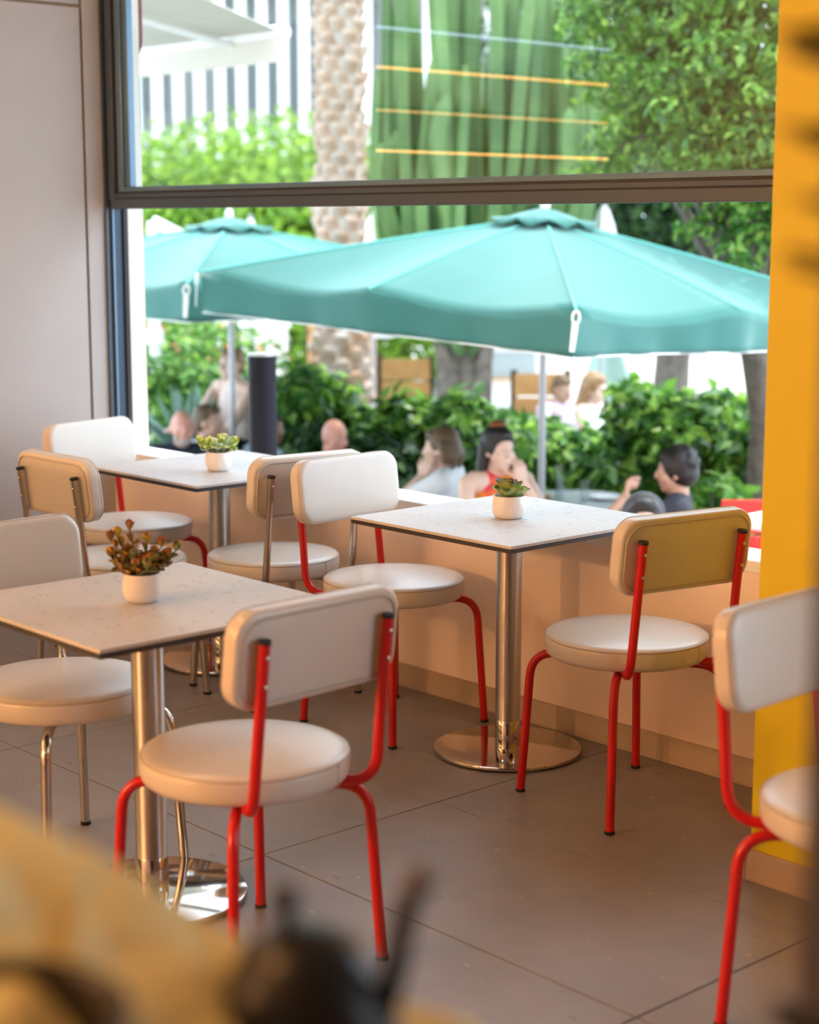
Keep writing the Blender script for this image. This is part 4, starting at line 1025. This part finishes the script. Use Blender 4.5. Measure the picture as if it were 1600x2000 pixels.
def terrace_table(px, py, D, label, r=.36, m=None):
    p = at(px, py, D); o = empty('terrace_table', (p.x, p.y, TZ), 0, label, 'table', 'round tables on the terrace'); H = .74
    MB().lathe([(.0001,H-.02),(r,H-.02),(r+.004,H-.01),(r,H),(.0001,H)], 40).build('tabletop', m or M['grey'], o); MB().tube([(0,0,.02),(0,0,H-.02)], .03, 14).build('post', M['black'], o); MB().lathe([(.0001,0),(.22,0),(.22,.02),(.0001,.02)], 28).build('base', M['black'], o)
    return Vector((p.x,p.y,TZ+H))
def tumbler(loc, h, r, label, m=None):
    tag(MB().lathe([(.0001,0),(r*.8,0),(r,h),(r*.94,h),(r*.75,.006),(.0001,.006)], 24).build('tumbler', m or M['glass'], loc=loc), label, 'glass', 'glasses on the terrace table')
def dish(loc, r, m, label):
    tag(MB().lathe([(.0001,0),(r*.6,0),(r,.018),(r*.97,.021),(r*.58,.006),(.0001,.006)], 32).build('plate', m, loc=loc), label, 'plate', 'plates on the terrace table')
t1 = terrace_table(1125, 985, 11.5, 'round terrace table between the woman in red and the man in charcoal', .42)
tumbler(t1+Vector((-.05,-.10,0)), .16, .034, 'tall glass on the terrace table beside the umbrella pole'); tumbler(t1+Vector((.06,.02,0)), .13, .036, 'short glass on the terrace table nearer the man in charcoal')
tumbler(t1+Vector((-.14,-.02,0)), .22, .030, 'carafe shaped glass at the left on the terrace table')
dish(t1+Vector((.12,.16,0)), .11, M['plate'], 'white plate on the terrace table'); dish(t1+Vector((-.2,-.16,0)), .10, M['woodor'], 'orange brown plate on the terrace table')
# red chairs and a white table by the pillar
rt = at(1548, 1010, 8.3)
o = empty('white_table', (rt.x, rt.y, TZ), 0, 'white topped table outside beside the yellow pillar', 'table')
H = rt.z-TZ
bevel(MB().box((-.21,-.21,H-.05),(.21,.21,H)).build('tabletop', M['white'], o), .01); MB().tube([(0,0,.02),(0,0,H-.05)], .035, 14).build('post', M['black'], o); MB().lathe([(.0001,0),(.24,0),(.24,.02),(.0001,.02)], 28).build('base', M['black'], o)
def red_chair(px, py, D, rz, label):
    p = at(px, py, D); H = p.z-TZ; o = empty('red_chair', (p.x, p.y, TZ), rz, label, 'chair', 'red chairs outside by the pillar')
    bevel(MB().box((-.21,-.21,H-.40),(.21,.21,H-.37)).build('seat', M['redplastic'], o), .01)
    for kk in range(3): bevel(MB().box((-.225,-.21,H-.30+.10*kk),(-.200,.21,H-.30+.10*kk+.085)).build('back_slat', M['redplastic'], o), .006)
    for sx in (1,-1):
        for sy in (1,-1): MB().box((sx*.20-.015,sy*.19-.015,0),(sx*.20+.015,sy*.19+.015,H-.02 if sx < 0 else H-.40)).build('leg', M['redplastic'], o)
red_chair(1500, 983, 9.3, R(-42), 'red slatted chair behind the white topped table')
red_chair(1556, 1024, 7.2, R(138), 'red slatted chair in front of the white topped table, close to the sill')

# ================================================================== foreground on the counter
fw_ = Vector((-math.sin(YAW), math.cos(YAW), 0)); rt_ = Vector((math.cos(YAW), math.sin(YAW), 0))
cz = 1.0
ct = empty('service_counter', (0,0,0), YAW, 'dark service counter in front of the viewpoint, below the frame', 'counter')
bevel(MB().box((-.9,.55,cz-.03),(.21,1.24,cz)).build('worktop', M['counter'], ct), .004); MB().box((-.88,.60,.0),(.19,1.20,cz-.03)).build('body', M['wooddk'], ct)
def local(px, py, D):    # point in the counter's frame
    p = at(px, py, D); return Vector((p.dot(rt_), p.dot(fw_), p.z))
# kettle
kc = local(595, 1950, 1.13); kr = .063
kt = empty('kettle', fw_*kc.y+rt_*kc.x+Vector((0,0,cz)), YAW, 'black gooseneck kettle, very blurred, at the bottom of the picture', 'kettle')
ztop = local(575, 1800, 1.13).z-cz
MB().lathe([(.0001,0),(kr*.98,0),(kr*1.05,.01),(kr*1.02,ztop*.55),(kr*.90,ztop*.75),(kr*.62,ztop*.93),(kr*.3,ztop*.99),(.0001,ztop)], 48).build('body', M['kettle'], kt)
MB().lathe([(.0001,ztop-.002),(.006,ztop-.002),(.006,ztop+.012),(.011,ztop+.018),(.009,ztop+.026),(.0001,ztop+.028)], 20, (-.012,0,0)).build('lid_knob', M['wooddk'], kt)
sp_ = [local(700,2080,1.13), local(745,2000,1.12), local(775,1880,1.11), local(790,1780,1.105), local(812,1725,1.10), local(835,1702,1.10)]
sp_ = [v-Vector((kc.x,kc.y,cz)) for v in sp_]
MB().tube(bez(sp_,4,.02), [.009]*len(bez(sp_,4,.02)), 12).build('spout', M['kettleg'], kt)
# crumpled cream paper
def paper_sheet(name, quad, D0, nx, ny, amp, label, seed_):
    r2 = np.random.default_rng(seed_); ph = r2.uniform(0,6.28,(7,)); kx = r2.uniform(2,7,(7,)); ky = r2.uniform(2,6,(7,))
    mb = MB(); (a,b,c,d) = [Vector(q) for q in quad]
    for j in range(ny+1):
        for i in range(nx+1):
            u, v = i/nx, j/ny; p = a.lerp(b,u).lerp(d.lerp(c,u),v)
            w = sum(abs(math.sin(kx[k]*u+ky[k]*v*(1 if k%2 else -1)+ph[k]))-.6 for k in range(7))/7
            mb.v.append(p+Vector((.15*amp*w, -amp*w, .35*amp*w)))
    for j in range(ny):
        for i in range(nx):
            q = j*(nx+1)+i; mb.f.append((q,q+1,q+nx+2,q+nx+1))
    return mb
pp = empty('paper_wrap', fw_*1.1-rt_*.2+Vector((0,0,cz)), YAW, 'crumpled cream wrapping paper, very blurred, at lower left', 'paper')
off = Vector((-.2,1.1,cz))
q1 = [local(-120,1990,1.03)-off, local(300,2140,1.05)-off, local(235,1690,1.17)-off, local(-60,1545,1.16)-off]
s1 = paper_sheet('sheet', q1, 1.1, 34, 34, .030, '', 5).build('sheet', M['paper'], pp, ang=25); s1.modifiers.new('solid','SOLIDIFY').thickness = .0012
q2 = [local(120,1960,1.06)-off, local(470,2120,1.06)-off, local(500,1850,1.16)-off, local(170,1650,1.17)-off]
s2 = paper_sheet('sheet', q2, 1.1, 30, 30, .024, '', 11).build('sheet', M['paper'], pp, ang=25); s2.modifiers.new('solid','SOLIDIFY').thickness = .0012
q3 = [local(830,2120,1.17)-off, local(1010,2120,1.17)-off, local(930,2000,1.22)-off, local(775,1950,1.22)-off]
s3 = paper_sheet('sheet', q3, 1.1, 20, 20, .010, '', 3).build('sheet', M['paper'], pp, ang=25); s3.modifiers.new('solid','SOLIDIFY').thickness = .0012
# dark basket at the corner
bk = local(-10, 2060, 1.0)
o = empty('dark_basket', fw_*bk.y+rt_*bk.x+Vector((0,0,cz)), YAW, 'dark brown basket at the bottom left corner', 'basket')
zt = local(20,1985,1.0).z-cz
MB().lathe([(.0001,0),(.060,0),(.075,zt),(.071,zt),(.057,.006),(.0001,.006)], 36).build('bowl', M['wooddk'], o)
MB().lathe([(.0755+.004*math.cos(a), zt+.004*math.sin(a)) for a in [R(45*i) for i in range(8)]], 36, closed=True).build('rim', M['wooddk'], o)
# dark post with a climbing plant at the right edge
pp0 = local(1632, 1000, 1.15)
ps = MB().box((0,-.04,0),(.09,.05,ZC)).build('timber_post', M['wooddk']); ps.location = rt_*pp0.x+fw_*pp0.y; ps.rotation_euler = (0,0,YAW)
tag(ps, 'dark timber post at the right frame edge, very blurred', 'post')
cl = empty('climbing_plant', rt_*pp0.x+fw_*pp0.y, YAW, 'dark leafed climbing plant on the timber post, very blurred', 'plant')
lfm = mat('dark olive leaf', (.030,.022,.006), .5); clf = leaf_mesh(.052, .026, .3, .1, .0012, pts=((0,.1),(.2,.8),(.45,1.),(.7,.7),(.9,.28),(1.,.02))).mesh('leaf', lfm)
off = Vector((pp0.x,pp0.y,0))
MB().tube([local(1640+8*math.sin(i*.9),-300+i*130,1.10)-off for i in range(22)], .004, 8).build('stem', M['wooddk'], cl)
for (px, py, a, s) in ((1535,75,200,1.1),(1548,110,215,1.0),(1560,95,190,1.0),(1545,268,185,1.0),(1560,285,200,.9),(1565,400,170,.8),(1550,520,190,.9),(1560,545,215,.8),(1515,1990,200,.8),(1530,2030,215,1.)):
    p = local(px, py, 1.07)-off; e_ = local(px+95, py+random.uniform(-20,30), 1.10)-off
    d = (p-e_); l = link('leaf', clf, cl, e_); q = d.to_track_quat('X','Z'); l.rotation_mode = 'QUATERNION'; l.rotation_quaternion = q; k_ = d.length/.052*1.15; l.scale = (k_, k_*1.6*s, k_)
    MB().tube([local(1642,py,1.10)-off, e_], .002, 6).build('leaf_stalk', M['wooddk'], cl)
